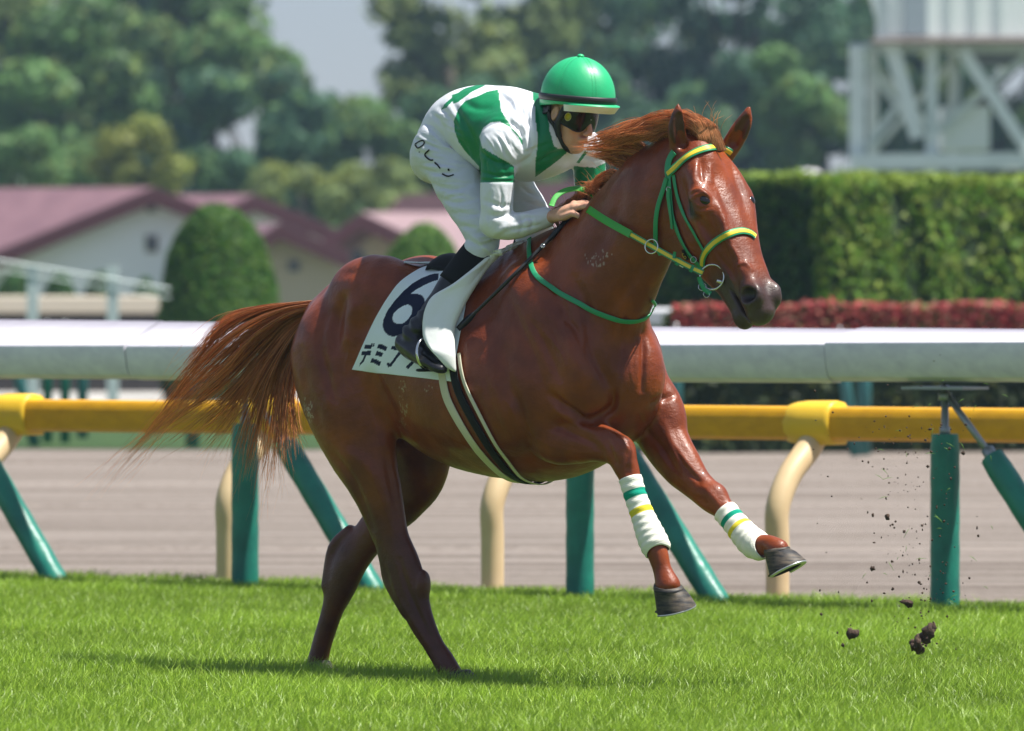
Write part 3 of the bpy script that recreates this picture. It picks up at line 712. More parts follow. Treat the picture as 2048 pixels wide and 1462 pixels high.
fpost(95, 74, 1.0, .045, m_pad, 'dark green upright post, first of the close pair at far left'); fpost(130, 74, 1.0, .045, m_pad, 'dark green upright post, second of the close pair at far left')
fpost(70, 72.5, .95, .05, m_pad2, 'leaning teal post left of the dark green pair', -.22); fpost(385, 72, .95, .06, m_pad2, 'teal post behind the tail of the horse'); fpost(165, 76, .9, .05, m_pad2, 'teal post right of the dark green pair')
fpost(1352, 69, 1.0, .055, m_pad2, 'teal post just right of the chest of the horse'); fpost(1728, 69, .95, .06, m_pad2, 'teal post below the rail joint'); fpost(1712, 68.6, .97, .05, m_pad2, 'leaning teal post beside the one below the rail joint', -.14)
YT = 130.0; tw_ = empty('steel_tower', W(1880, gy0(YT), YT), 'pale green steel lattice tower with a cabin on top behind the hedge', 'tower')
def leg(px, w, y0=-260, Yd=YT, name='leg'):
    mb = MB(); a = W(px - w / 2, y0, Yd); b = W(px + w / 2, gy0(Yd), Yd); mb.box((a[0], Yd, 0), (b[0], Yd + (b[0] - a[0]), a[2])); return mb.build(name, m_pale, tw_, smooth=False)
leg(1715, 30, 92); leg(1864, 24); leg(2075, 30); leg(1746, 20, 92, YT + 3.2); leg(1905, 16, -260, YT + 3.2); leg(2105, 20, -260, YT + 3.2)
def brace(x0, y0, x1, y1, w, dy=0.0, mat=None, name='brace'):
    a = W(x0, y0, YT + dy); b = W(x1, y1, YT + dy); t = nrm(b - a); n = np.cross(t, V(0, 1, 0)) * w / 2 / 124.6; d = V(0, .16, 0)
    MB().add([a - n, a + n, b + n, b - n, a - n + d, a + n + d, b + n + d, b - n + d], [(0, 1, 2, 3), (7, 6, 5, 4), (0, 4, 5, 1), (1, 5, 6, 2), (2, 6, 7, 3), (3, 7, 4, 0)]).build(name, mat or m_pale, tw_, smooth=False)
brace(1752, -20, 1836, 276, 30, -.2); brace(1736, 292, 1800, 205, 15, .35); brace(1735, 130, 1835, 262, 14, .4); brace(1925, 100, 2070, 320, 24, -.2); brace(2070, 98, 1866, 268, 15, .35); brace(1700, 322, 2090, 318, 28, -.17, name='beam'); brace(1700, 96, 2090, 96, 18, .2, name='beam')
brace(1700, 335, 2090, 332, 12, 3.3, name='beam'); brace(1750, 300, 1900, 130, 12, 3.3); brace(1750, 130, 1900, 300, 12, 3.3)
def tbox(x0, y0, x1, y1, Yd, dep, mat, name): 
    a = W(x0, y1, Yd); b = W(x1, y0, Yd); mb = MB(); mb.box((a[0], Yd, a[2]), (b[0], Yd + dep, b[2]), .02); return mb.build(name, mat, tw_, smooth=False)
tbox(1776, -200, 2130, 74, YT - .25, 4.2, m_palew, 'cabin'); tbox(1808, -60, 1856, 72, YT - .32, .05, material('panel_grey', (.32, .38, .42), rough=.5), 'side_panel'); tbox(1745, 76, 2140, 86, YT - .5, 4.6, material('deck_edge', (.26, .22, .21), rough=.8), 'deck')
tbox(1884, 212, 1980, 300, YT + .6, 1.2, m_palew, 'equipment_box'); tbox(1908, 130, 1922, 212, YT + .9, .12, m_pale, 'pipe'); tbox(1950, 98, 2090, 132, YT + .9, .8, material('machinery_grey', (.22, .25, .29), rough=.6), 'machinery')
for px in (1850, 1900, 1950, 2000): tbox(px, -200, px + 5, 70, YT - .29, .03, m_pale, 'cabin_seam')
# small white rounded roof above the hedge
sh = empty('shelter', W(1618, gy0(128), 128), 'small white rounded roof just above the hedge left of the tower', 'shelter')
c = W(1618, 372, 128); ellipsoid(MB(), c, (V(1, 0, 0), V(0, 1, 0), UP_ if 'UP_' in globals() else V(0, 0, 1)), (.32, .4, .27)).build('roof', material('shelter_white', (.7, .68, .72), rough=.5), sh)
MB().tube([V(c[0], 128, 0), V(c[0], 128, c[2] - .02)], .24, 12).build('wall', m_palew, sh)

# ------------------------------------------------------------------ clods thrown up by the hooves
m_clod = material('damp_soil', (.075, .045, .03), rough=.95, col2=(.035, .02, .014), nscale=30, bumps=((60, .8, .01, (1, 1, 1)),))
def lump(c, r, n=1, seed=0):
    rg = np.random.default_rng(seed); v = []; f = []; k = 10; m = 7
    for i in range(m + 1):
        for j in range(k):
            t = pi * i / m; p = 2 * pi * j / k; d = V(sin(t) * cos(p), sin(t) * sin(p), cos(t)); v.append(d)
    v = np.array(v); w = 1 + .5 * smoothnoise(v, 3.6, seed + 40, 3) + (0 if r < .01 else .12) * smoothnoise(v, 9.0, seed + 90, 2); v = v * w[:, None] * r * rg.uniform(.55, 1.3, 3) + c
    for i in range(m):
        for j in range(k): f.append((i * k + j, i * k + (j + 1) % k, (i + 1) * k + (j + 1) % k, (i + 1) * k + j))
    return v, f
def clod(pts, name, label, seed):
    mb = MB()
    for i, (x, y, r) in enumerate(pts): mb.add(*lump(W(x, y, 31.2 + .02 * i), r / 620, seed=seed + i))
    o = mb.build(name, m_clod); return tag(o, label, 'clod', 'turf clods thrown up by the hooves')
clod([(1836, 1288, 17), (1858, 1262, 13), (1848, 1276, 16), (1828, 1294, 12), (1863, 1254, 10), (1826, 1286, 11), (1838, 1299, 11)], 'turf_clod', 'largest dark brown turf clod flying just above the grass at right', 3)
clod([(1706, 1268, 11), (1714, 1265, 9), (1699, 1266, 9)], 'turf_clod', 'small dark clod skimming the grass left of the largest one', 31)
clod([(1812, 1205, 9), (1819, 1208, 8), (1806, 1203, 7)], 'turf_clod', 'small brown clod above the largest one', 51)
mb = MB()
for k in range(260):
    if k < 190: t = R2_ = random.random(); x = random.gauss(1858 - 60 * t, 26 + 42 * t); y = 1300 - 460 * t ** .8 + random.gauss(0, 22)
    else: x = random.uniform(1620, 1960); y = random.uniform(760, 1300)
    if k in (0, 1, 2, 3): x, y = ((1748, 1085), (1775, 770), (1880, 710), (1868, 722))[k]
    v, f = lump(W(x, y, 31 + random.uniform(-.6, .9)), random.uniform(.0012, .0048) * (1.7 if k % 17 == 0 else 1), seed=200 + k); mb.add(v, f)
fd = mb.build('flying_dirt', m_clod); tag(fd, 'fine crumbs of soil flying behind the hooves in front of the green post', 'dirt', kind='stuff')
mb = MB()
for k in range(46):
    x = random.gauss(1870, 70); y = random.uniform(760, 1320); c = W(x, y, 31 + random.uniform(-.5, .5)); d = nrm(V(random.gauss(0, 1), 0, random.gauss(0, .6))) * random.uniform(.006, .022)
    mb.tube([c - d, c + V(0, 0, .003), c + d], [.0004, .0011, .0003], 4)
gb = mb.build('flying_grass', material('grass_cut', (.12, .26, .03), rough=.6)); tag(gb, 'cut blades of grass flying with the soil', 'grass', kind='stuff')
# haze
mz = bpy.data.materials.new('haze_air'); mz.use_nodes = True; nt = mz.node_tree; nt.nodes.clear(); o_ = nt.nodes.new('ShaderNodeOutputMaterial'); pv = nt.nodes.new('ShaderNodeVolumePrincipled')
pv.inputs['Color'].default_value = (.55, .76, 1, 1); pv.inputs['Density'].default_value = .00034; pv.inputs['Anisotropy'].default_value = .3; nt.links.new(pv.outputs[0], o_.inputs['Volume'])
HAZE = True
if HAZE:
    mb = MB(); mb.box((-70, -5, -1.1), (70, 330, 24)); hz = mb.build('haze', mz, smooth=False); tag(hz, kind='stuff')
# ================================================================== the horse
TH = radians(40); Y0 = 30.0
hB = V(cos(TH), -sin(TH), 0); rB = V(-sin(TH), -cos(TH), 0); UP = V(0, 0, 1)
OB = V((950 - 1024) / F * Y0, Y0, 0)

def B(px, py, v):
    "point on the plane v metres to the horse's right of its midline, seen at a pixel"
    k = (px - 1024) / F
    # X = OBx + u c - v s ; Y = OBy - u s - v c ; X = k Y
    c, s = cos(TH), sin(TH)
    u = (k * (OB[1] - v * c) - OB[0] + v * s) / (c + k * s)
    Y = OB[1] - u * s - v * c
    return V(k * Y, Y, HC - (py - YH) / F * Y)
def BU(u, v, py):
    p = OB + hB * u + rB * v
    p[2] = HC - (py - YH) / F * p[1]
    return p
def loc_uvz(P):
    q = np.atleast_2d(P) - OB
    return q @ hB, q @ rB, q[:, 2]

# head frame
PS = radians(50); BE = radians(60)
hH = V(cos(PS), -sin(PS), 0); sH = V(-sin(PS), -cos(PS), 0)
aH = cos(BE) * hH - sin(BE) * UP; dH = sin(BE) * hH + cos(BE) * UP
OH = W(1425, 295, Y0 - 0.88)
def Hd(a, d, s): return OH + aH * a + dH * d + sH * s
def Hn(a, d, s, rs, rn): return [*Hd(a, d, s), rs, rn]

def nb_(px, py, v, rs, rn): return [*B(px, py, v), rs, rn]
def nw_(px, py, dy, rs, rn): return [*W(px, py, Y0 + dy), rs, rn]

hb = Body()
hb.chain([nb_(668, 665, 0, .10, .10), nb_(705, 680, 0, .18, .22), nb_(765, 688, 0, .245, .295), nb_(850, 697, 0, .265, .315),
          nb_(940, 733, 0, .285, .375), nb_(1030, 745, 0, .29, .395), nb_(1105, 750, 0, .265, .385), nb_(1175, 750, 0, .21, .31),
          nb_(1225, 750, 0, .14, .22)], rB, k=.06, n=8)
for s_ in (1, -1):
    hb.ell(BU(-.575, .13 * s_, 712), (nrm(hB - .30 * UP), rB, nrm(UP + .30 * hB)), (.155, .12, .235), k=.06)
    hb.ell(BU(-.36, .14 * s_, 590), (hB, rB, UP), (.21, .12, .15), k=.05)
    hb.ell(BU(-.50, .09 * s_, 655), (nrm(hB + .8 * UP), rB, nrm(UP - .8 * hB)), (.20, .12, .14), k=.05)
    hb.ell(BU(.60, .09 * s_, 672), (nrm(hB - .3 * UP), rB, nrm(UP + .3 * hB)), (.11, .10, .16), k=.05)
    hb.ell(BU(.47, .175 * s_, 680), (nrm(hB * .5 - UP), rB, nrm(hB + UP * .5)), (.30, .10, .15), k=.05)   # shoulder blade
    hb.ell(BU(.36, .19 * s_, 800), (hB, rB, UP), (.17, .09, .16), k=.06)                                     # triceps
    hb.ell(BU(.635, .155 * s_, 745), (hB, rB, UP), (.115, .10, .20), k=.03)                                     # breast
    hb.ell(BU(.20, .2 * s_, 780), (hB, rB, UP), (.3, .1, .2), k=.1)
hb.chain([nb_(985, 550, 0, .06, .05), nb_(1060, 530, 0, .07, .07), nb_(1130, 510, 0, .08, .09)], rB, k=.08)
# near hind
hb.chain([nb_(668, 690, .14, .12, .18), nb_(690, 790, .16, .115, .19), nb_(718, 880, .155, .09, .158), nb_(741, 945, .15, .07, .122), nb_(762, 1005, .14, .055, .098),
          nb_(783, 1077, .13, .042, .078), nb_(806, 1130, .125, .042, .076), nb_(820, 1180, .12, .042, .075), nb_(842, 1240, .12, .034, .055),
          nb_(866, 1288, .12, .030, .042), nb_(892, 1330, .12, .033, .045), nb_(913, 1372, .12, .036, .05)], rB, k=.05)
hb.chain([nb_(772, 1108, .125, .024, .022), nb_(781, 1160, .12, .026, .03), nb_(815, 1220, .12, .022, .02)], rB, k=.03)
hb.ell(B(848, 1168, .12), (hB, rB, UP), (.02, .03, .05), k=.02)
# far hind
hb.chain([nb_(760, 740, -.14, .12, .19), nb_(815, 840, -.15, .115, .19), nb_(832, 925, -.145, .085, .15), nb_(808, 985, -.135, .065, .115), nb_(775, 1030, -.13, .05, .085),
          nb_(735, 1078, -.125, .043, .072), nb_(704, 1120, -.12, .044, .072), nb_(682, 1170, -.12, .040, .068), nb_(665, 1220, -.12, .032, .046),
          nb_(645, 1285, -.12, .030, .042), nb_(633, 1335, -.12, .034, .046), nb_(631, 1366, -.12, .038, .055)], rB, k=.05)
hb.chain([nb_(700, 1060, -.125, .022, .02), nb_(668, 1098, -.12, .024, .026), nb_(655, 1170, -.12, .022, .022)], rB, k=.03)
# near fore
hb.chain([nb_(1135, 770, .17, .08, .11), nb_(1095, 838, .17, .08, .10), nb_(1110, 872, .16, .072, .10), nb_(1150, 880, .15, .062, .088),
          nb_(1192, 884, .145, .054, .072), nb_(1234, 900, .14, .050, .060), nb_(1253, 935, .14, .040, .048), nb_(1266, 975, .14, .030, .036),
          nb_(1285, 1030, .14, .028, .034), nb_(1303, 1075, .14, .031, .040), nb_(1315, 1105, .14, .033, .040), nb_(1325, 1140, .14, .030, .036),
          nb_(1336, 1172, .14, .042, .048)], rB, k=.02, n=8)
hb.ell(B(1249, 902, .14), (hB, rB, UP), (.035, .042, .05), k=.02)
# far fore
hb.chain([nb_(1275, 770, -.17, .09, .12), nb_(1312, 830, -.16, .085, .12), nb_(1330, 880, -.15, .07, .098), nb_(1362, 930, -.14, .060, .082),
          nb_(1392, 966, -.14, .048, .062), nb_(1424, 996, -.14, .045, .055), nb_(1450, 1020, -.14, .035, .040), nb_(1478, 1050, -.14, .029, .035),
          nb_(1503, 1077, -.14, .032, .040), nb_(1516, 1090, -.14, .033, .041), nb_(1538, 1090, -.14, .032, .036), nb_(1556, 1102, -.14, .038, .045)], rB, k=.025, n=8)
hb.ell(B(1432, 992, -.14), (hB, rB, UP), (.04, .042, .045), k=.02)
# neck
sN = nrm(V(-sin(radians(48)), -cos(radians(48)), 0))
hb.chain([nw_(1105, 660, -.27, .20, .33), nw_(1184, 580, -.41, .155, .272), nw_(1250, 486, -.56, .115, .222), nw_(1305, 405, -.70, .092, .195),
          nw_(1358, 352, -.80, .08, .155), nw_(1388, 335, -.85, .072, .11)], sN, k=.07, n=8)
# head
hb.chain([Hn(-.02, -.10, 0, .07, .075), Hn(.08, -.12, 0, .099, .12), Hn(.2, -.125, 0, .106, .128), Hn(.32, -.12, 0, .084, .124),
          Hn(.44, -.10, 0, .060, .10), Hn(.54, -.08, 0, .048, .075), Hn(.61, -.07, 0, .05, .06)], sH, k=.03, n=8)
for s_ in (1, -1):
    hb.chain([Hn(.0, -.055, .042 * s_, .04, .04), Hn(.10, -.048, .079 * s_, .042, .042), Hn(.2, -.048, .088 * s_, .045, .045), Hn(.31, -.040, .058 * s_, .039, .038),
              Hn(.42, -.038, .038 * s_, .030, .030), Hn(.52, -.036, .034 * s_, .027, .030), Hn(.6, -.04, .03 * s_, .026, .034)], sH, k=.025, n=6)
    hb.ell(Hd(.20, -.225, .05 * s_), (aH, dH, sH), (.14, .11, .04), k=.05)         # jowl
    hb.ell(Hd(.19, -.056, .110 * s_), (nrm(aH - .3 * dH), nrm(dH + .3 * aH), sH), (.052, .034, .032), k=.02)          # brow
    hb.ell(Hd(.592, -.038, .046 * s_), (nrm(aH - .3 * dH), nrm(dH + .3 * aH), sH), (.052, .05, .030), k=.02)         # nostril wing
    hb.chain([Hn(.23, -.115, .093 * s_, .010, .012), Hn(.38, -.112, .066 * s_, .006, .008)], sH, k=.05)  # face crest
    # ears
hb.chain([Hn(.17, -.285, 0, .04, .05), Hn(.28, -.25, 0, .045, .055), Hn(.38, -.215, 0, .04, .055), Hn(.48, -.175, 0, .036, .045), Hn(.600, -.156, 0, .036, .036)], sH, k=.04, n=6)
hb.ell(Hd(.65, -.075, 0), (aH, dH, sH), (.035, .05, .05), k=.025)                # upper lip
hb.ell(Hd(.618, -.161, 0), (aH, dH, sH), (.040, .034, .036), k=.02)                  # chin
eR = V(1, 0, 0)
pE = Hd(-.02, -.05, .07)[1]; pF = Hd(-.02, -.05, -.07)[1]
def ear(rows, Y, side, cut):
    nds = [[*W(x, y, Y + dy), a, b] for x, y, dy, a, b in rows]
    hb.chain(nds, side, k=.02, n=8)
    c = [[*(np.array(n[:3]) + cut * (n[4] + .004)), n[3] * .62, n[4] * .9] for n in nds[1:-1]]
    return c
c1 = ear([(1364, 318, .03, .030, .024), (1358, 290, .02, .033, .026), (1354, 262, .0, .034, .022), (1355, 234, -.01, .025, .016), (1356, 210, -.01, .006, .006)], pE, nrm(V(.8, -.3, 0)), nrm(V(.35, -.9, .1)))
c2 = ear([(1452, 312, .03, .030, .024), (1464, 288, .02, .036, .026), (1478, 264, .0, .036, .022), (1490, 240, -.01, .026, .016), (1498, 215, -.01, .006, .006)], pF, nrm(V(.9, -.1, .3)), nrm(V(.15, -.95, .1)))
for c in (c1, c2): hb.chain(c, nrm(V(.9, -.2, 0)), k=.008, n=6, op='s')
# cuts: nostrils, mouth
for s_ in (1, -1):
    hb.ell(Hd(.590, -.036, .076 * s_), (nrm(dH + .45 * aH), nrm(aH - .45 * dH), sH), (.042, .027, .034), k=.010, op='s')
    hb.ell(Hd(.60, -.116, .05 * s_), (nrm(aH + .12 * dH), nrm(dH - .12 * aH), sH), (.090, .009, .038), k=.008, op='s')
    hb.ell(Hd(.205, -.082, .142 * s_), (nrm(aH - .2 * dH), nrm(dH + .2 * aH), sH), (.03, .016, .018), k=.01, op='s')   # eye socket
hv, hf = hb.mesh(0.0058)
hv = relax(hv, hf, 5)

# muscle, bone and vein relief
hn = vnormals(hv, hf); hp = proj(hv)
tc = Vector((0, 0, HC)); view = hv - V(0, 0, HC); view /= np.linalg.norm(view, axis=1)[:, None]
facing = np.clip(-(hn * view).sum(1) * 1.6, 0, 1)
_t0 = bvh(hv, hf)
disp = np.zeros(len(hv))
def stroke(pts, w, depth, dz=.3):
    depth *= 2.2
    pts = catmull(np.array(pts, float), 6)
    ys = [h[0][1] for h in (hit(_t0, *p) for p in pts) if h[0] is not None]
    y0, y1 = (min(ys) - dz * .5, max(ys) + dz * .5) if ys else (0, 99)
    lo = pts.min(0) - 3 * w; hi = pts.max(0) + 3 * w
    m = np.where((hp > lo).all(1) & (hp < hi).all(1) & (hv[:, 1] > y0) & (hv[:, 1] < y1) & (facing > 0))[0]
    if not len(m): return
    best = np.full(len(m), 1e9); q = hp[m]; env = np.zeros(len(m)); n = len(pts) - 1
    for i, (a, b) in enumerate(zip(pts[:-1], pts[1:])):
        ab = b - a; t = np.clip(((q - a) @ ab) / (ab @ ab + 1e-9), 0, 1)
        d = np.linalg.norm(q - a - t[:, None] * ab, axis=1); f = (i + t) / n
        up = d < best; best = np.where(up, d, best); env = np.where(up, np.sin(np.pi * np.clip(f * .92 + .04, 0, 1)) ** .5, env)
    disp[m] += depth * np.exp(-(best / w) ** 2) * env * facing[m]
G = stroke
mm = .001
# haunch
G([(654, 628), (642, 664), (640, 699), (652, 746), (668, 800)], 9, -6 * mm); G([(712, 600), (706, 640), (694, 690)], 13, 7 * mm); G([(690, 590), (676, 640), (672, 700)], 10, -6 * mm)
G([(600, 700), (612, 780), (640, 850)], 12, -4 * mm); G([(735, 640), (722, 690), (716, 750)], 14, -5 * mm); G([(640, 560), (700, 545), (760, 560)], 10, -3 * mm); G([(660, 900), (706, 960), (745, 1060)], 8, -4 * mm)
G([(745, 745), (770, 800), (795, 850), (806, 885)], 11, -9 * mm); G([(770, 905), (785, 980), (800, 1060)], 9, -4 * mm); G([(690, 900), (740, 940), (770, 1010)], 14, 4 * mm)
G([(800, 1120), (812, 1170), (838, 1230), (880, 1310)], 6, -3.5 * mm); G([(776, 1130), (800, 1200), (856, 1290)], 5, 2 * mm); G([(838, 1090), (848, 1150)], 5, 2 * mm)
# flank and ribs
G([(800, 760), (830, 830), (880, 890), (950, 935)], 16, -3 * mm)
for k_ in range(4): G([(940 + 28 * k_, 740 + 6 * k_), (958 + 26 * k_, 810), (990 + 22 * k_, 880)], 7, -1.6 * mm)
# shoulder and elbow
G([(1009, 700), (1015, 769), (1040, 824), (1056, 890), (1066, 926)], 13, -6 * mm); G([(1103, 790), (1134, 818), (1177, 842), (1222, 818), (1228, 790)], 9, -12 * mm)
G([(1150, 560), (1172, 620), (1184, 700), (1222, 775), (1224, 835)], 13, -7 * mm); G([(1248, 650), (1240, 720), (1230, 780)], 10, -4 * mm); G([(1288, 660), (1287, 700), (1283, 780)], 6, -7 * mm)
G([(1010, 580), (1040, 650), (1070, 720), (1090, 780)], 12, -4 * mm); G([(1068, 600), (1108, 640), (1150, 720), (1165, 780)], 18, 5 * mm); G([(1100, 560), (1128, 620), (1160, 680)], 8, -4 * mm)
G([(1060, 640), (1090, 690), (1120, 760)], 8, -3.5 * mm); G([(1125, 640), (1150, 655), (1160, 690)], 5, -2.5 * mm); G([(1090, 665), (1120, 700), (1135, 740)], 5, 2 * mm)
G([(1100, 840), (1130, 860), (1176, 880), (1204, 905)], 8, -4 * mm); G([(1110, 820), (1150, 845), (1200, 870)], 8, 4 * mm); G([(1215, 880), (1222, 905), (1232, 930)], 6, -3.5 * mm); G([(1246, 885), (1262, 905), (1262, 930)], 6, 3 * mm)
G([(1256, 930), (1256, 950)], 6, -2.5 * mm)
# far foreleg
G([(1300, 812), (1320, 800), (1345, 790)], 7, -6 * mm); G([(1279, 831), (1296, 867), (1326, 900), (1350, 940)], 8, -6 * mm); G([(1330, 850), (1355, 905), (1392, 950)], 8, 4 * mm); G([(1350, 900), (1372, 935), (1400, 965)], 5, -4 * mm)
G([(1405, 970), (1430, 1000), (1440, 1015)], 7, 3 * mm); G([(1395, 995), (1415, 1010)], 6, -3 * mm)
# neck
G([(1325, 455), (1290, 520), (1245, 590), (1205, 640)], 13, -5 * mm); G([(1240, 400), (1205, 470), (1160, 540)], 18, -4 * mm); G([(1300, 560), (1280, 610), (1262, 660)], 10, 4 * mm); G([(1268, 600), (1250, 650), (1246, 700)], 7, -4 * mm)
# face
G([(1384, 384), (1400, 380), (1420, 396)], 4, 5 * mm); G([(1384, 398), (1392, 390), (1404, 387), (1414, 393), (1420, 403)], 3, 3.5 * mm); G([(1388, 404), (1398, 411), (1410, 412), (1420, 406)], 3, 2 * mm); G([(1384, 414), (1400, 424), (1422, 420)], 5, 2 * mm); G([(1392, 330), (1388, 352), (1388, 368)], 6, 3 * mm); G([(1402, 318), (1404, 340), (1406, 362)], 6, -5 * mm)
G([(1420, 330), (1420, 350), (1424, 368)], 4, 3 * mm); G([(1428, 378), (1438, 412), (1450, 452), (1466, 510)], 6, 3.5 * mm); G([(1418, 420), (1432, 455), (1452, 500), (1466, 540)], 8, -4 * mm); G([(1462, 330), (1474, 360), (1482, 390)], 6, -2.5 * mm)
G([(1390, 430), (1405, 470), (1430, 505)], 7, 4 * mm); G([(1352, 420), (1362, 460), (1388, 505)], 10, 4 * mm); G([(1465, 492), (1476, 515), (1480, 545)], 4, 2.5 * mm); G([(1474, 532), (1490, 526), (1504, 540)], 4, 2.5 * mm)
G([(1448, 430), (1450, 470), (1462, 500)], 3, 1.5 * mm); G([(1430, 500), (1450, 530), (1468, 556)], 5, -3 * mm)
# veins
for P_ in ([(1120, 570), (1132, 610), (1128, 650), (1142, 690), (1138, 730)], [(1080, 640), (1104, 668), (1112, 706), (1130, 742)], [(1150, 600), (1160, 640), (1156, 690)], [(1010, 800), (1040, 850), (1078, 880), (1120, 900)],
           [(1128, 850), (1160, 868), (1196, 880)], [(1120, 895), (1160, 905), (1200, 905)], [(1320, 850), (1345, 900), (1378, 945)], [(1300, 870), (1330, 925), (1370, 965)], [(1436, 420), (1446, 460), (1444, 500), (1456, 530)], [(1446, 460), (1462, 482), (1470, 520)],
           [(1470, 340), (1478, 380), (1480, 430)], [(690, 640), (700, 690), (690, 740), (704, 790)], [(730, 800), (750, 850), (760, 900)], [(740, 930), (760, 990), (780, 1050)], [(860, 840), (910, 880), (960, 905)], [(1210, 660), (1216, 700), (1206, 740)], [(1264, 690), (1260, 730), (1268, 770)]):
    G(P_, 3.2, .9 * mm)
for k_ in range(7): G([(1236 + 7 * k_, 640), (1232 + 6 * k_, 690 + 4 * k_), (1226 + 6 * k_, 740)], 3, -1.2 * mm)      # creases where the neck meets the chest
for k_ in range(4): G([(1110 + 12 * k_, 800 + 7 * k_), (1124 + 12 * k_, 815 + 6 * k_), (1136 + 12 * k_, 838 + 4 * k_)], 3, -1.0 * mm)
hv = hv + hn * disp[:, None]
hv = hv + hn * ((smoothnoise(hv, 16, 3, 3) * .0022)[:, None] * np.clip(1 - ((hv - OH) @ aH > 0) * .6, .3, 1)[:, None])

# coat colour: chestnut, dusky on the muzzle and round the eyes, hind legs browner and darkened further with painted shade
ha = (hv - OH) @ aH; hd = (hv - OH) @ dH; hs = (hv - OH) @ sH
inhead = (np.abs(hs) < .16) & (hd > -.42) & (hd < .1) & (ha > -.1) & (ha < .8)
base = V(.215, .041, .006)
cols = np.tile(base, (len(hv), 1)); nz = smoothnoise(hv, 9, 5, 3)[:, None]
cols *= 1 + .18 * nz
def blend(m, c): 
    global cols
    m = np.clip(m, 0, 1)[:, None]; cols = cols * (1 - m) + np.asarray(c, float) * m
muz = np.where(inhead, np.clip((ha - .46 - .35 * (hd + .10)) / .09, 0, 1), 0); muz = np.where(inhead & (hd < -.1), np.clip((ha - .40) / .08, 0, 1), muz)
blend(muz * .93, (.050, .036, .036))
for s_ in (1, -1):
    de = np.linalg.norm(hv - Hd(.205, -.078, .112 * s_), axis=1); blend((1 - de / .056) * 2.2, (.035, .022, .018))
    dn = np.linalg.norm((hv - Hd(.590, -.036, .060 * s_)), axis=1); blend((1 - dn / .034) * 2, (.010, .008, .008))
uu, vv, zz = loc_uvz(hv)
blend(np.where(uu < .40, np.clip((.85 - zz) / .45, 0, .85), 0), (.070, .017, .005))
for cx, cy, Yr in ((1354, 258, pE), (1485, 258, pF)):
    dd = np.hypot((hp[:, 0] - cx) / 16, (hp[:, 1] - cy) / 40); blend(np.where((hv[:, 1] < Yr - .004) & (hp[:, 1] < 300) & (dd < 1), .8, 0), (.05, .02, .012))
# lather and salt
sweat = (rng.uniform(size=len(hv)) + .35 * smoothnoise(hv, 90, 11, 2) > .85) * (facing > .3)
blend(np.where(np.hypot((hp[:, 0] - 1196) / 32, (hp[:, 1] - 516) / 17) < 1, sweat * .55, 0), (.6, .55, .5))
blend(np.where(np.hypot((hp[:, 0] - 612) / 14, (hp[:, 1] - 826) / 30) < 1, sweat * .55, 0), (.6, .58, .5))
blend(np.where(np.hypot((hp[:, 0] - 803) / 10, (hp[:, 1] - 815) / 60) < 1, sweat * .4, 0), (.6, .6, .4))
blend(np.where(np.hypot((hp[:, 0] - 856) / 14, (hp[:, 1] - 780) / 8) < 1, sweat * .5, 0), (.6, .6, .45))

horse = empty('horse', (*B(850, 1360, 0)[:2], 0), 'wet chestnut racehorse galloping on the grass with bandaged forelegs', 'horse')
m_coat = material('horse_coat', attr=True, rough=.36, spec=.36, coat=.16, coat_rough=.11, col2=(.66, .56, .5), nscale=7, ncontrast=(.4, .62), rnoise=.16,
                  bumps=((170, .6, .0022, (1, 1, 1)), (48, .42, .004, (1, 1, 1.6)), (13, .35, .010, (1, 1, 1))))
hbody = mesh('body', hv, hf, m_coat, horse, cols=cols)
htree = bvh(hv, hf)

# ------------------------------------------------------------------ eyes
m_eye = material('eye', (.008, .005, .004), rough=.12, spec=.5, coat=.3, coat_rough=.03)
_e, _ = hit(htree, 1402, 400); _q = _e - OH; eA, eD, eS = _q @ aH, _q @ dH, _q @ sH
for s_ in (1, -1):
    ellipsoid(MB(), Hd(eA, eD, (eS - (.0195 if s_ > 0 else .028)) * s_), (nrm(aH + .5 * dH), nrm(dH - .5 * aH), sH), (.027, .019, .022)).build('eye', m_eye, horse)

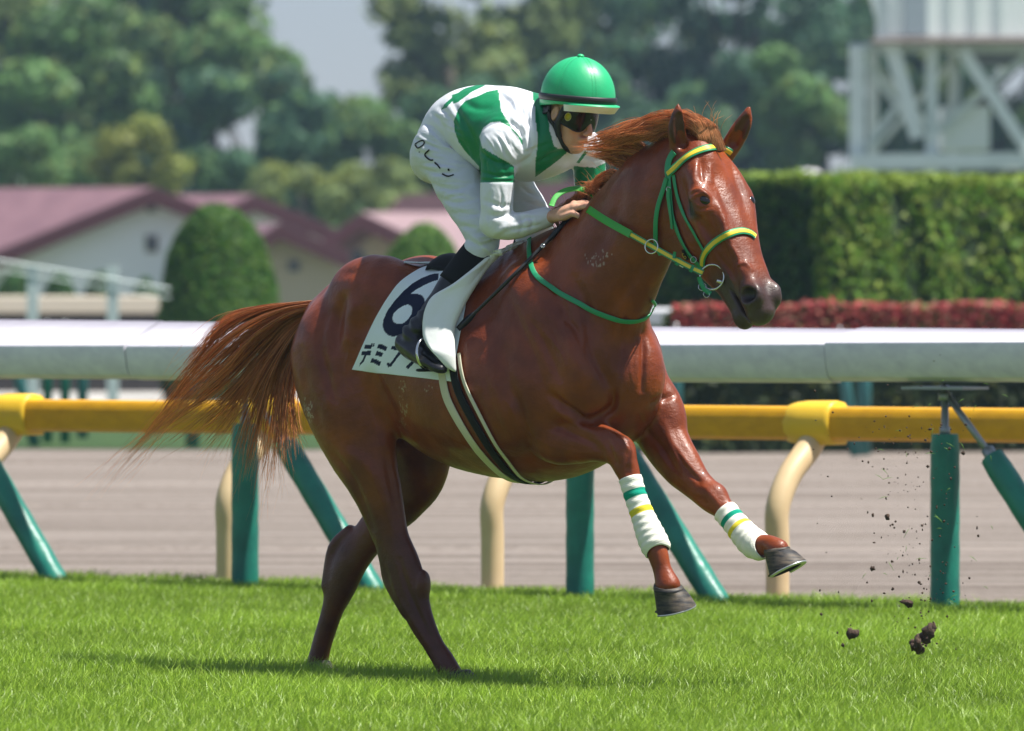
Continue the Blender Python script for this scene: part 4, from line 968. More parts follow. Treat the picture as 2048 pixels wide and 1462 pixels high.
# ------------------------------------------------------------------ hooves with shoes
m_hoof = material('hoof_horn', (.12, .095, .07), rough=.55, spec=.3, col2=(.022, .022, .024), nscale=26, stretch=(.6, .6, 3), ncontrast=(.35, .6), bumps=((50, .45, .002, (.5, .5, 4)), (30, .3, .003, (1, 1, 1))))
m_shoe = material('horseshoe', (.62, .62, .60), rough=.35, metal=.85, bumps=((60, .4, .001, (1, 1, 1)),))
m_sole = material('hoof_sole', (.03, .028, .022), rough=.9)
def hoof(top, bot, rt, rb, toe, notch=True):
    ax = nrm(bot - top); toe = nrm(toe - ax * (toe @ ax)); sd = np.cross(ax, toe); L = np.linalg.norm(bot - top)
    mb = MB(); n = 28; vs = []; fs = []
    prof = [(-.10, .90, 0), (0, 1.0, 0), (.06, 1.04, 0), (.10, 1.02, 0), (.5, 1.0 + .5 * (rb / rt - 1), .25), (1, rb / rt, .5)]
    for t, k, e in prof:
        for j in range(n):
            q = 2 * pi * j / n
            rr = rt * k * (1 + .05 * cos(q)) * (1 if cos(q) > -.6 else .93)
            vs.append(top + ax * L * (t - .10 * cos(q + pi) * (1 - t) * 1.5 * (t < .3)) + (toe * cos(q) * 1.06 + sd * sin(q) * .95) * rr + toe * e * .018)
    for i in range(len(prof) - 1):
        for j in range(n): fs.append((i * n + j, i * n + (j + 1) % n, (i + 1) * n + (j + 1) % n, (i + 1) * n + j))
    fs.append(tuple(range(n - 1, -1, -1)))
    o = mb.add(vs, fs).build('hoof', m_hoof, horse); auto_smooth(o, 50)
    sb = MB(); ring = []; pts = []
    for j in range(5, n - 4):
        q = 2 * pi * j / n + pi
        pts.append(bot + ax * .004 + (toe * cos(q) * 1.06 + sd * sin(q) * .95) * rb * .90 + toe * .009)
    sb.tube(pts, .005, 6, side=np.tile(ax, (len(pts), 1)), rad2=.012); sb.build('horseshoe', m_shoe, o)
    so_ = MB(); vs = [bot - ax * .006 + toe * .009 + (toe * cos(2 * pi * j / n) * 1.06 + sd * sin(2 * pi * j / n) * .95) * rb * .97 for j in range(n)] + [bot - ax * .016 + toe * .009]
    so_.add(vs, [(j, (j + 1) % n, n) for j in range(n)]).build('sole', m_sole, o)
    return o
dn_ = V(0, 0, -1)
hoof(B(1334, 1174, .14), B(1346, 1219, .14) + V(0, .030, 0), .053, .074, hB + V(0, 0, .2))
hoof(B(1551, 1100, -.14), B(1570, 1141, -.14) + V(0, .012, 0), .047, .073, hB + V(0, 0, .3))
for px_, py_, v_ in ((916, 1352, .12), (634, 1345, -.12)):
    t_ = B(px_, py_, v_); b_ = t_ + hB * .03; b_[2] = -.022; t_[2] = .038
    hoof(t_, b_, .046, .062, hB)

# ------------------------------------------------------------------ leg bandages
def bandage(rows, v, stripes):
    R = catmull(np.array([[*B(x, y, v), r] for x, y, r in rows]), 12); n = 32
    t = np.gradient(R[:, :3], axis=0); t /= np.linalg.norm(t, axis=1)[:, None]
    L = np.r_[0, np.cumsum(np.linalg.norm(np.diff(R[:, :3], axis=0), axis=1))]; vs = []; cs = []
    m = len(R) * 2; ts = np.linspace(0, L[-1], m)
    for k, s in enumerate(ts):
        c = np.array([np.interp(s, L, R[:, a]) for a in range(3)]); r = np.interp(s, L, R[:, 3]); tt = nrm([np.interp(s, L, t[:, a]) for a in range(3)])
        a = nrm(rB - tt * (rB @ tt)); b = np.cross(tt, a)
        for j in range(n):
            q = 2 * pi * j / n; w = .0012 * sin((s / .030 + j / n) * 2 * pi) + .0008 * sin(s * 900 + 2 * sin(q * 3))
            edge = 1 if 0 < k < m - 1 else .90
            cut = .018 * max(0, math.cos(q + .5)) * (k / m) ** 3 * -1
            vs.append(c + tt * cut + (a * cos(q) * .95 + b * sin(q)) * (r + w) * edge); f = s / L[-1]
            col = (.80, .79, .70)
            for s0, s1, cc in stripes:
                if s0 < f < s1: col = cc
            cs.append(col)
    fs = [(i * n + j, i * n + (j + 1) % n, (i + 1) * n + (j + 1) % n, (i + 1) * n + j) for i in range(m - 1) for j in range(n)]
    return MB().add(vs, fs).build('leg_bandage', m_band, horse, cols=np.array(cs))
m_band = material('bandage_cloth', attr=True, rough=.95, spec=.1, bumps=((300, .7, .002, (1, 1, 1)), (60, .4, .003, (1, 1, 3))))
GR = (.012, .30, .20); YE = (.72, .60, .05)
bandage([(1260, 955, .044), (1272, 995, .042), (1287, 1035, .045), (1301, 1070, .053), (1312, 1094, .054), (1317, 1106, .048)], .14, [(.17, .27, GR), (.41, .49, YE)])
bandage([(1449, 1021, .047), (1468, 1044, .046), (1488, 1068, .051), (1505, 1085, .055), (1520, 1092, .053), (1530, 1093, .046)], -.14, [(.17, .25, GR), (.38, .46, YE)])

# ------------------------------------------------------------------ hair
m_hair = material('horse_hair', attr=True, rough=.42, spec=.5, trans=.25)
def strands(name, gens, parent, width=.0016):
    "gens: list of (points (k,3), width, colour)"
    vs = []; fs = []; cs = []; n = 0
    for P, w, c in gens:
        P = catmull(P, 3); m = len(P); t = np.gradient(P, axis=0)
        a = np.cross(t, V(.1, 1, .15)); a /= np.linalg.norm(a, axis=1)[:, None] + 1e-9
        b = np.cross(a, t); b /= np.linalg.norm(b, axis=1)[:, None] + 1e-9
        r = (w * np.sin(np.pi * np.clip(np.linspace(.22, .99, m), 0, 1)) ** .6)[:, None]
        ring = np.stack([P + a * r, P - a * r * .5 + b * r * .8, P - a * r * .5 - b * r * .8], 1).reshape(-1, 3)
        vs.append(ring); cs.append(np.tile(c, (m * 3, 1)) * (1 + np.repeat(np.linspace(-.1, .35, m), 3))[:, None])
        i = np.arange(m - 1)[:, None] * 3 + n
        for j in range(3):
            k = (j + 1) % 3; fs.append(np.concatenate([i + j, i + k, i + 3 + k, i + 3 + j], 1))
        n += m * 3
    return mesh(name, np.concatenate(vs), np.concatenate(fs), m_hair, parent, cols=np.concatenate(cs))
def hcol(light):
    b = V(.34, .080, .020) * (1 - light) + V(.82, .38, .16) * light
    return b * random.uniform(.65, 1.25)
R_ = random.random; g_ = random.gauss
# tail: guides drawn from the dock backwards, blown out and hanging
TG = [[(634, 600), (585, 606), (530, 612), (480, 622), (445, 640), (405, 680)],
      [(633, 604), (575, 610), (515, 624), (455, 652), (402, 705), (335, 790)],
      [(632, 608), (570, 620), (505, 650), (445, 695), (370, 765), (285, 880)],
      [(631, 612), (568, 630), (505, 672), (455, 730), (400, 780), (288, 885)],
      [(630, 616), (570, 645), (520, 695), (465, 755), (395, 810), (300, 865)],
      [(628, 620), (575, 660), (535, 715), (495, 775), (455, 830), (400, 880)],
      [(626, 624), (585, 670), (552, 725), (525, 790), (505, 850), (490, 930)],
      [(624, 628), (592, 680), (566, 735), (548, 800), (540, 870), (520, 970)],
      [(620, 632), (598, 690), (580, 745), (570, 810), (568, 880), (575, 940)],
      [(618, 640), (603, 700), (592, 750), (590, 800), (600, 850), (612, 870)]]
tw = [1.0, 1.2, 1.6, 1.6, 1.3, 1.1, 1.0, .9, .6, .3]
def guide(G_, f):
    i = min(int(f), len(G_) - 2); t = f - i
    return np.array(G_[i], float) * (1 - t) + np.array(G_[i + 1], float) * t
cw = np.cumsum(tw) / sum(tw); gens = []
locks = [(random.uniform(0, 1), g_(0, 1)) for _ in range(60)]
for k in range(1900):
    lk = locks[int(R_() ** 1.2 * 60) % 60]; stray = k % 8 == 0
    x = lk[0] if not stray else R_(); x = min(max(x + g_(0, .012), 0), 1)
    f = float(np.interp(x, np.r_[0, cw], np.arange(len(cw) + 1) * (len(TG) - 1) / len(cw)))
    P = guide(TG, f); ln = random.uniform(.5, 1.06) if not stray else random.uniform(.8, 1.22)
    v0 = lk[1] * .065 + g_(0, .010); pts = []
    amp = g_(0, 1); ph = R_() * 6
    for i, (x_, y_) in enumerate(P):
        s = i / 5 * ln
        q = np.array([np.interp(s * 5, range(6), P[:, a]) for a in (0, 1)]) if s < 1 else P[-1] + (P[-1] - P[-2]) * (s - 1) * 5
        sp = s * (10 if not stray else 22)
        q = q + V(sin(ph + s * 5) * sp * .8 + amp * sp * .6, cos(ph * 1.7 + s * 4) * sp * .6 + g_(0, 1) * sp * .12)
        pts.append(B(q[0], q[1], v0 * (.6 + 1.3 * s) + .02 * s * sin(ph)))
    gens.append((np.array(pts), random.uniform(.0010, .0019) * (1 if not stray else .55), hcol(R_() * .6 + .35 * (stray or R_() < .3))))
strands('tail', gens, horse)
# dock (fleshy root of the tail) is covered by hair; mane along the crest
crest = [((1402, 292), -.88), ((1372, 294), -.85), ((1340, 302), -.80), ((1308, 316), -.74), ((1276, 334), -.68), ((1250, 350), -.63), ((1225, 372), -.56), ((1200, 395), -.48), ((1170, 418), -.40), ((1110, 455), -.28)]
cr = np.array([[c[0][0], c[0][1], c[1]] for c in crest], float)
gens = []
mlocks = sorted(random.uniform(0, 1) for _ in range(70))
for k in range(2400):
    stray = k % 14 == 0; lkx = random.choice(mlocks)
    x = min(max(lkx + g_(0, .012), 0), 1) ** 1.25; r0 = np.array([np.interp(x * 9, range(10), cr[:, a]) for a in range(3)])
    random_state = random.getstate(); random.seed(int(lkx * 1e6)); la, lb, lc = g_(0, 1), g_(0, 1), R_(); random.setstate(random_state)
    s_ = random.uniform(.65, 1.05)
    if x < .30:      # poll: rises, rolls back over the neck
        L = [(0, 0, 0), (-6, -34, .0), (-34, -56, .02), (-72, -54, .04), (-110, -40, .05), (-140, -28, .05)]
    elif x < .58:    # blown back towards the rider
        fq = (x - .30) / .28; dx = 178 - 150 * fq
        L = [(0, 0, 0), (-.14 * dx, -26 + 4 * fq, .03), (-.36 * dx, -40 + 10 * fq, .06), (-.58 * dx, -40 + 8 * fq, .09), (-.80 * dx, -34, .11), (-dx, -34 + 0 * fq, .12)]
    else:            # short and close along the far side of the crest
        L = [(0, 2, .02), (-8, -14, .07), (-20, -20, .10), (-34, -16, .12), (-46, -8, .13), (-56, 4, .14)]
    pts = []
    for i, (a, b, c) in enumerate(L):
        t = i / 5
        sx = 1 + la * .16; sy = 1 + lb * .25
        pts.append(W(r0[0] + a * s_ * sx + g_(0, 3) * t + la * 5 * t, r0[1] + b * s_ * sy + lb * 8 * t + g_(0, 2.5) * t + 4, Y0 + r0[2] + .02 + c * s_ + lc * .05 * t + g_(0, .01)))
    if stray:
        up = random.uniform(20, 60)
        pts = [W(r0[0] + a, r0[1] - b * .2, Y0 + r0[2] + .03) for a, b in zip(np.linspace(0, random.uniform(-45, 25), 5), np.linspace(0, 1, 5) ** .7 * up * 5)]
    gens.append((np.array(pts), random.uniform(.0009, .0017) * (.55 if stray else 1), hcol(R_() * .7 + .3 * (R_() < .35 or stray))))
# tuft of foretop between the ears falling forwards
for k in range(900):
    t = R_(); x0 = 1400 + 46 * t + g_(0, 2); lk = 6 * sin(t * 31) + g_(0, 3); ln = random.uniform(.55, 1.15); up = random.uniform(.75, 1.08) * (1 - .12 * sin(t * 23))
    pts = [W(x0 + 3 + g_(0, 2), 304 - 3 * t, Y0 - .905 + .03 * (1 - t)), W(x0 - 3 * ln + lk * .2 - 8 * t, 292 - (30 + g_(0, 4)) * up, Y0 - .895), W(x0 - 24 * ln + lk * .6, 292 - (52 - 10 * t) * up, Y0 - .88 + .01 * R_()),
           W(x0 - 58 * ln + lk, 292 - (62 - 14 * t) * up + g_(0, 3), Y0 - .85), W(x0 - 98 * ln + lk * 1.5, 292 - (52 - 12 * t) * up + g_(0, 6), Y0 - .80)]
    gens.append((np.array(pts), random.uniform(.0008, .0015), hcol(.25 + R_() * .75)))
for k in range(16):
    x0 = random.uniform(1395, 1440); dx = g_(12, 26); h_ = random.uniform(45, 85)
    gens.append((np.array([W(x0, 284, Y0 - .88), W(x0 + dx * .2, 284 - h_ * .45, Y0 - .89), W(x0 + dx * .5, 284 - h_ * .8, Y0 - .9), W(x0 + dx, 284 - h_, Y0 - .9)]), .0009, hcol(.9)))
strands('mane', gens, horse)
# whiskers on the chin
gens = []
for k in range(40):
    p = Hd(random.uniform(.56, .64), -.175, g_(0, .015)); gens.append((np.array([p, p + V(-.012, -.01, -.014) * R_(), p + V(-.03, -.01, -.025) * random.uniform(.5, 1.3)]), .00045, V(.5, .45, .38)))
strands('chin_whiskers', gens, horse)
# ================================================================== tack
def mir(P):
    "mirror across the horse's midline plane"
    P = np.atleast_2d(P); return P - 2 * ((P - OB) @ rB)[:, None] * rB
def mirH(P):
    P = np.atleast_2d(P); return P - 2 * ((P - OH) @ sH)[:, None] * sH
AX0 = OB + V(0, 0, HC - (735 - YH) / F * Y0)       # axis of the barrel
def polar(u, phi, lift=0.0, zc=None):
    "point on the barrel at length u, angle phi from the spine towards the horse's right side"
    c = AX0 + hB * u
    d = UP * cos(phi) + rB * sin(phi)
    h, n, i, t = htree.ray_cast(Vector(c + d * 1.2), Vector(-d), 1.2)
    if h is None: return c + d * .3, d
    n = np.array(n); n = n if n @ d > 0 else -n
    return np.array(h) + n * lift, n
def up_of(P):
    q = P - AX0; return q @ hB, math.atan2(q @ rB, q @ UP)
def onb(pts, lift=.004, tree=None, n=6):
    "pixel polyline laid on the body"
    P = catmull(np.array(pts, float), n); out = []; nn = []
    for x, y in P:
        h, m = hit(tree or htree, x, y, lift)
        if h is not None: out.append(h); nn.append(m)
    out = np.array(out); nn = np.array(nn)
    for _ in range(3):
        if len(out) > 2:
            out[1:-1] = out[1:-1] * .5 + (out[:-2] + out[2:]) * .25; nn[1:-1] = nn[1:-1] * .5 + (nn[:-2] + nn[2:]) * .25
    return out, nn
def ribbon(P, N, w, th=.003, edge=None, mb=None):
    "flat strap along P facing N; returns the collected mesh"
    mb = mb or MB(); P = np.asarray(P); N = np.asarray(N); m = len(P); w = np.broadcast_to(w, (m,))
    t = np.gradient(P, axis=0); t /= np.linalg.norm(t, axis=1)[:, None] + 1e-12
    N = N - t * (N * t).sum(1)[:, None]; N /= np.linalg.norm(N, axis=1)[:, None] + 1e-12
    s = np.cross(t, N); vs = []; fs = []
    prof = [(-.5, 0), (-.5, .7), (-.38, 1), (.38, 1), (.5, .7), (.5, 0)]
    for i in range(m):
        for a, b in prof: vs.append(P[i] + s[i] * a * w[i] + N[i] * (b - .3) * th)
    k = len(prof)
    for i in range(m - 1):
        for j in range(k): fs.append((i * k + j, i * k + (j + 1) % k, (i + 1) * k + (j + 1) % k, (i + 1) * k + j))
    fs.append(tuple(range(k))); fs.append(tuple(range((m - 1) * k, m * k))[::-1])
    mb.add(vs, fs); return mb
m_green = material('green_webbing', (.012, .26, .11), rough=.42, spec=.5, coat=.15, bumps=((400, .3, .0006, (1, 1, 1)),))
m_rubber = material('green_rubber_grip', (.05, .36, .05), rough=.55, bumps=((900, .8, .001, (1, 1, 1)),))
m_yellow = material('yellow_webbing', (.75, .56, .03), rough=.5, bumps=((400, .3, .0006, (1, 1, 1)),))
m_steel = material('bridle_steel', (.62, .62, .60), rough=.18, metal=1)
m_white = material('white_leather', (.74, .76, .74), rough=.5, bumps=((70, .25, .002, (1, 1, 1)),))
m_black = material('black_leather', (.010, .010, .012), rough=.6, spec=.2)
m_cream = material('cream_webbing', (.60, .56, .42), rough=.7, bumps=((500, .4, .0006, (1, 1, 1)),))

# ------------------------------------------------------------------ number cloth
def drape(rows, nc, lift, sub=6, top=(.66, .33, 0), smooth=4, mirror=True, puff=None):
    "grid over the near side from pixel rows (left, right), carried over the spine and down the far side"
    rows = catmull(np.array([[*a, *b] for a, b in rows], float), sub)[::-1]      # bottom to top
    G_ = []
    for r in rows:
        L = []
        for j in range(nc):
            t = j / (nc - 1); p = r[:2] * (1 - t) + r[2:] * t
            h, n = hit(htree, p[0], p[1], lift)
            if h is None: h = B(p[0], p[1], .1); 
            L.append(h)
        G_.append(L)
    G_ = np.array(G_); near = G_
    if mirror:
        mid = []
        for f in list(top) + [-x for x in top[::-1] if x > 0]:
            L = []
            for j in range(nc):
                p = near[-1][j]; u, v, z = loc_uvz(p); q = OB + hB * u[0] + rB * v[0] * f
                h, n, i, t = htree.ray_cast(Vector((q[0], q[1], 3)), Vector((0, 0, -1)))
                L.append(np.array([q[0], q[1], (h[2] if h is not None else p[2]) + lift]))
            mid.append(L)
        far = mir(near.reshape(-1, 3)).reshape(near.shape)[::-1]
        G_ = np.concatenate([near, np.array(mid), far])
    for _ in range(smooth):
        H = G_.copy(); H[1:-1, :] = G_[1:-1, :] * .5 + (G_[:-2, :] + G_[2:, :]) * .25; G_ = H.copy()
        H[:, 1:-1] = G_[:, 1:-1] * .5 + (G_[:, :-2] + G_[:, 2:]) * .25; G_ = H
    return G_
def sheet(G_, th, name, mat, parent=None, colf=None, puff=0, loc=None):
    a, b = G_.shape[:2]
    tu = np.gradient(G_, axis=0); tv = np.gradient(G_, axis=1); n = np.cross(tu, tv); n /= np.linalg.norm(n, axis=2)[..., None] + 1e-12
    if (n * (G_ - AX0)).sum(2).mean() < 0: n = -n
    ii = np.linspace(0, 1, a)[:, None]; jj = np.linspace(0, 1, b)[None]
    e = np.minimum(np.minimum(ii, 1 - ii) * 8, np.minimum(jj, 1 - jj) * 8); e = np.clip(e, 0, 1) ** .5
    o = G_ + n * (th * (.35 + .65 * e) + puff * e)[..., None]
    vs = np.concatenate([o.reshape(-1, 3), G_.reshape(-1, 3)]); fs = []
    I = lambda i, j, k=0: k * a * b + i * b + j
    for i in range(a - 1):
        for j in range(b - 1):
            fs.append((I(i, j), I(i, j + 1), I(i + 1, j + 1), I(i + 1, j))); fs.append((I(i, j, 1), I(i + 1, j, 1), I(i + 1, j + 1, 1), I(i, j + 1, 1)))
    for i in range(a - 1):
        fs.append((I(i, 0), I(i + 1, 0), I(i + 1, 0, 1), I(i, 0, 1))); fs.append((I(i, b - 1), I(i, b - 1, 1), I(i + 1, b - 1, 1), I(i + 1, b - 1)))
    for j in range(b - 1):
        fs.append((I(0, j), I(0, j, 1), I(0, j + 1, 1), I(0, j + 1))); fs.append((I(a - 1, j), I(a - 1, j + 1), I(a - 1, j + 1, 1), I(a - 1, j, 1)))
    cols = colf(vs) if colf else None
    return mesh(name, vs, fs, mat, parent, cols=cols, loc=loc)
m_cloth = material('cloth_print', attr=True, rough=.75, spec=.2, bumps=((500, .3, .0006, (1, 1, 1)), (22, .25, .004, (1, 1, 1))))
S2 = 1237 / 220.0
def Z2(pts): return [(700 + a / S2, 520 + b / S2) for a, b in pts]
SIX_O = Z2([(960, 150), (900, 165), (800, 205), (700, 265), (600, 350), (500, 460), (420, 570), (375, 670), (365, 740), (385, 800), (425, 845), (480, 862), (540, 850), (600, 820), (660, 775), (720, 710), (775, 630), (815, 550), (840, 480), (835, 430), (805, 395), (750, 378), (680, 382), (740, 335), (830, 285), (930, 240), (990, 225), (1000, 150)])
SIX_I = Z2([(600, 515), (650, 500), (690, 520), (700, 560), (690, 610), (650, 670), (600, 710), (540, 720), (495, 700), (475, 660), (490, 600), (540, 550)])
GLY = [Z2(p) for p in (
    [(170, 950), (245, 955), (238, 1000), (158, 1000)], [(238, 935), (258, 935), (250, 978), (240, 975)], [(262, 932), (280, 935), (268, 975), (256, 972)],
    [(135, 1025), (240, 1020), (228, 1075), (125, 1072)], [(158, 1072), (185, 1075), (150, 1150), (105, 1195), (112, 1158), (140, 1125)],
    [(322, 942), (370, 952), (420, 978), (402, 1028), (350, 1002), (305, 992)], [(300, 1022), (345, 1032), (375, 1052), (352, 1092), (318, 1078), (282, 1070)], [(248, 1105), (305, 1120), (352, 1148), (330, 1195), (280, 1165), (230, 1152)],
    [(470, 965), (545, 970), (600, 985), (590, 1030), (530, 1012), (456, 1008)], [(560, 1010), (600, 1020), (520, 1120), (460, 1200), (430, 1205), (408, 1165), (432, 1150), (450, 1165), (500, 1100)],
    [(640, 1010), (760, 1040), (745, 1085), (625, 1055)], [(740, 1080), (780, 1090), (700, 1180), (650, 1230), (625, 1200), (690, 1140)])]
def cloth_cols(vs):
    p = proj(vs); c = np.tile(V(.74, .80, .84), (len(vs), 1)); n = loc_uvz(vs)[1] > 0
    ink = pip(p[:, 0], p[:, 1], SIX_O) & ~pip(p[:, 0], p[:, 1], SIX_I)
    for g in GLY: ink |= pip(p[:, 0], p[:, 1], g)
    c[ink & n] = (.012, .016, .045); return c
G_ = drape([((868, 531), (945, 520)), ((838, 540), (942, 540)), ((803, 562), (940, 562)), ((780, 590), (936, 592)), ((757, 628), (930, 628)), ((738, 668), (922, 668)), ((720, 706), (914, 712)), ((705, 739), (905, 763))], 190, .005, sub=24, smooth=8)
number_cloth = sheet(G_, .003, 'number_cloth', m_cloth, colf=cloth_cols)
tag(number_cloth, 'white number cloth with a big dark 6 and katakana letters under the racing saddle', 'number cloth')

# ------------------------------------------------------------------ saddle
saddle = empty('racing_saddle', B(930, 520, 0), 'small white racing saddle with long flap and girth on the back of the horse', 'saddle')
G_ = drape([((1008, 500), (1036, 490)), ((980, 522), (1010, 512)), ((948, 548), (984, 540)), ((912, 575), (962, 572)), ((873, 598), (941, 605)), ((858, 622), (926, 636)), ((853, 650), (916, 662)), ((854, 676), (916, 690)), ((865, 698), (917, 712)), ((887, 720), (917, 733)), ((905, 738), (918, 745))], 30, .022, sub=6, smooth=2)
_m = G_.shape[0]; _k = (_m - 5) // 2; _nr = G_[:_k].copy()
for i in range(_k):
    e = i / (_k - 1); o = (.085 + .050 * e) * min(1, (e + .04) / .22) ** .7 * min(1, (1 - e) / .06)
    for j in range(_nr.shape[1]):
        p = _nr[i, j]; q = proj(p)[0]; _nr[i, j] = W(q[0], q[1], p[1] - o * (1 - j / (_nr.shape[1] - 1)) ** .6)
G_[:_k] = _nr
for _ in range(30):
    H = G_.copy(); a_, b_ = _k - 2, len(G_) - _k + 2; H[a_:b_] = G_[a_:b_] * .5 + (G_[a_ - 1:b_ - 1] + G_[a_ + 1:b_ + 1]) * .25; G_ = H
sheet(G_, .006, 'flap', m_white, saddle, puff=.006)
# seat
mb = MB(); rows = []
for u, w, z0 in ((-.16, .10, 505), (-.12, .13, 492), (-.04, .11, 500), (.06, .085, 503), (.14, .08, 490), (.19, .05, 486)):
    rows.append((u, w, z0))
R2 = catmull(np.array(rows), 4); vs = []; fs = []; n = 16
for u, w, z0 in R2:
    for j in range(n):
        q = 2 * pi * j / n; p = BU(u, w * cos(q), z0); p[2] += .025 * sin(q) - .05 - .03 * (abs(cos(q)) ** 2); vs.append(p)
for i in range(len(R2) - 1):
    for j in range(n): fs.append((i * n + j, i * n + (j + 1) % n, (i + 1) * n + (j + 1) % n, (i + 1) * n + j))
fs.append(tuple(range(n - 1, -1, -1))); fs.append(tuple(range((len(R2) - 1) * n, len(R2) * n)))
mb.add(vs, fs).build('seat', m_black, saddle)
# girth straps run right round the barrel
def girth(name, pts, w, mat, th=.004, lift=.006):
    P, N = onb(pts, lift); up = [up_of(p) for p in P]
    u1, f1 = up[-1]; L = [(u, f) for u, f in up]; k = 14
    for i in range(1, k + 1): L.append((u1 + .01 * i / k, f1 + (pi - f1) * i / k))
    L += [(u, 2 * pi - f) for u, f in L[::-1][1:]]
    pn = [polar(u, f, lift) for u, f in L]; P = np.array([p for p, _ in pn]); N = np.array([n for _, n in pn])
    for _ in range(3):
        P[1:-1] = P[1:-1] * .5 + (P[:-2] + P[2:]) * .25
    return ribbon(P, N, w, th).build(name, mat, saddle)
girth('girth_strap', [(886, 745), (893, 790), (912, 830), (940, 875), (970, 915), (1000, 944)], .036, m_cream)
girth('girth_strap', [(908, 730), (916, 775), (938, 822), (966, 870), (998, 918), (1026, 950)], .036, m_black, lift=.008)
girth('girth_strap', [(921, 708), (927, 752), (944, 796), (972, 850), (1006, 905), (1040, 948)], .014, m_cream, lift=.010)
# girth buckle ring under the belly
mb = MB(); c = W(1040, 957, Y0 - .05); pts = [c + hB * .03 * cos(a) + UP * .010 * sin(a) for a in np.linspace(0, 2 * pi, 16, endpoint=False)]
mb.tube(pts, .003, 6, closed=True).build('girth_buckle', m_black, saddle)

# ------------------------------------------------------------------ bridle
bridle = empty('bridle', Hd(0, .02, 0), 'green and yellow bridle strapped round the head of the horse', 'bridle')
def strap(name, pts, w, mat, lift=.004, th=.003, yellow=None, far=False, parent=None):
    P, N = onb(pts, lift); o = ribbon(P, N, w, th).build(name, mat, parent or bridle)
    if yellow: ribbon(P + N * th * .85, N, w * yellow, .0012).build('stripe', m_yellow, o)
    if far:
        Pm, Nm = mirH(P), N - 2 * (N @ sH)[:, None] * sH
        ribbon(Pm, Nm, w, th).build(name, mat, parent or bridle)
    return o
strap('headpiece', [(1350, 304), (1343, 314), (1338, 328), (1337, 344), (1340, 356)], .026, m_green, far=True, lift=.006)
ck = strap('cheekpiece', [(1339, 350), (1341, 380), (1344, 412), (1350, 440), (1358, 464), (1368, 486), (1380, 507), (1393, 522), (1407, 538)], .021, m_green, far=True, lift=.007)
strap('noseband_cheekpiece', [(1348, 350), (1354, 385), (1362, 412), (1372, 436), (1386, 460), (1398, 482), (1411, 505)], .015, m_green, far=True, lift=.004)
strap('cheek_tab', [(1342, 376), (1341, 392), (1344, 412), (1348, 436), (1350, 456)], .017, m_green, lift=.013)
# browband and noseband go right over the face
strap('browband', [(1337, 348), (1349, 338), (1362, 326), (1378, 313), (1396, 303), (1416, 297), (1436, 296), (1452, 300), (1462, 306)], .029, m_green, yellow=.55, lift=.006)
nb = strap('noseband', [(1406, 530), (1407, 518), (1412, 506), (1420, 494), (1434, 482), (1450, 472), (1468, 465), (1486, 463), (1500, 467), (1509, 474)], .027, m_green, yellow=.55, lift=.006)
# throatlash hangs in a loose loop
P, N = onb([(1337, 356), (1329, 382), (1320, 410), (1315, 440), (1314, 470), (1318, 492), (1324, 506)], .012)
ribbon(P, N, .018, .003).build('throatlash', m_green, bridle)
def ring(c, n, r, tr, name, mat, parent, seg=28):
    n = nrm(n); a = nrm(np.cross(n, V(0, 0, 1))); b = np.cross(n, a)
    return MB().tube([c + (a * cos(q) + b * sin(q)) * r for q in np.linspace(0, 2 * pi, seg, endpoint=False)], tr, 6, closed=True).build(name, mat, parent)
hc, hn_ = hit(htree, 1424, 553, .010)
if hc is None: hc, hn_ = Hd(.47, -.14, .07), sH
hc = W(1424, 554, hc[1] - .036)
ring(hc, V(-.35, -1, .1), .045, .0036, 'bit_ring', m_steel, bridle)
kb = W(1438, 563, hc[1] - .012); MB().tube([kb + V(-.008, 0, .003), kb + V(.008, 0, -.001), kb + V(.018, .01, -.006)], [.006, .008, .005], 10).build('bit_end', m_steel, bridle)
ring(hc + V(-.035, -.01, -.035), V(-.2, -1, .3), .014, .0013, 'buckle', m_steel, bridle); ring(hc + V(-.02, -.012, -.062), V(.2, -1, .1), .011, .0012, 'buckle', m_steel, bridle)
ribbon(np.array([hc + V(-.047, -.004, .0), hc + V(-.04, -.012, -.02), hc + V(-.028, -.014, -.045), hc + V(-.005, -.006, -.06)]), np.tile(V(-.2, -1, .1), (4, 1)), .016, .004).build('curb_tab', m_green, bridle)
ring(hit(htree, 1341, 378, .012)[0], V(-.4, -1, .1), .008, .0014, 'buckle', m_steel, bridle); ring(hit(htree, 1391, 516, .012)[0], V(-.4, -1, .1), .011, .0014, 'buckle', m_steel, bridle)
# number tag with a yellow 6 on the cheekpiece
P, N = onb([(1371, 497), (1380, 517)], .0125, n=4); tg = ribbon(P, N, .020, .002).build('number_tag', m_black, bridle)
def z5(pts): return [(1320 + a * 140 / 1279, 460 + b * 160 / 1462) for a, b in pts]
P6, N6 = onb(z5([(475, 400), (505, 402), (478, 400), (472, 430), (498, 480), (520, 490), (538, 478), (534, 450), (510, 440), (494, 455)]), .0165, n=3)
MB().tube(P6, .0008, 5).build('number_marking', m_yellow, tg)

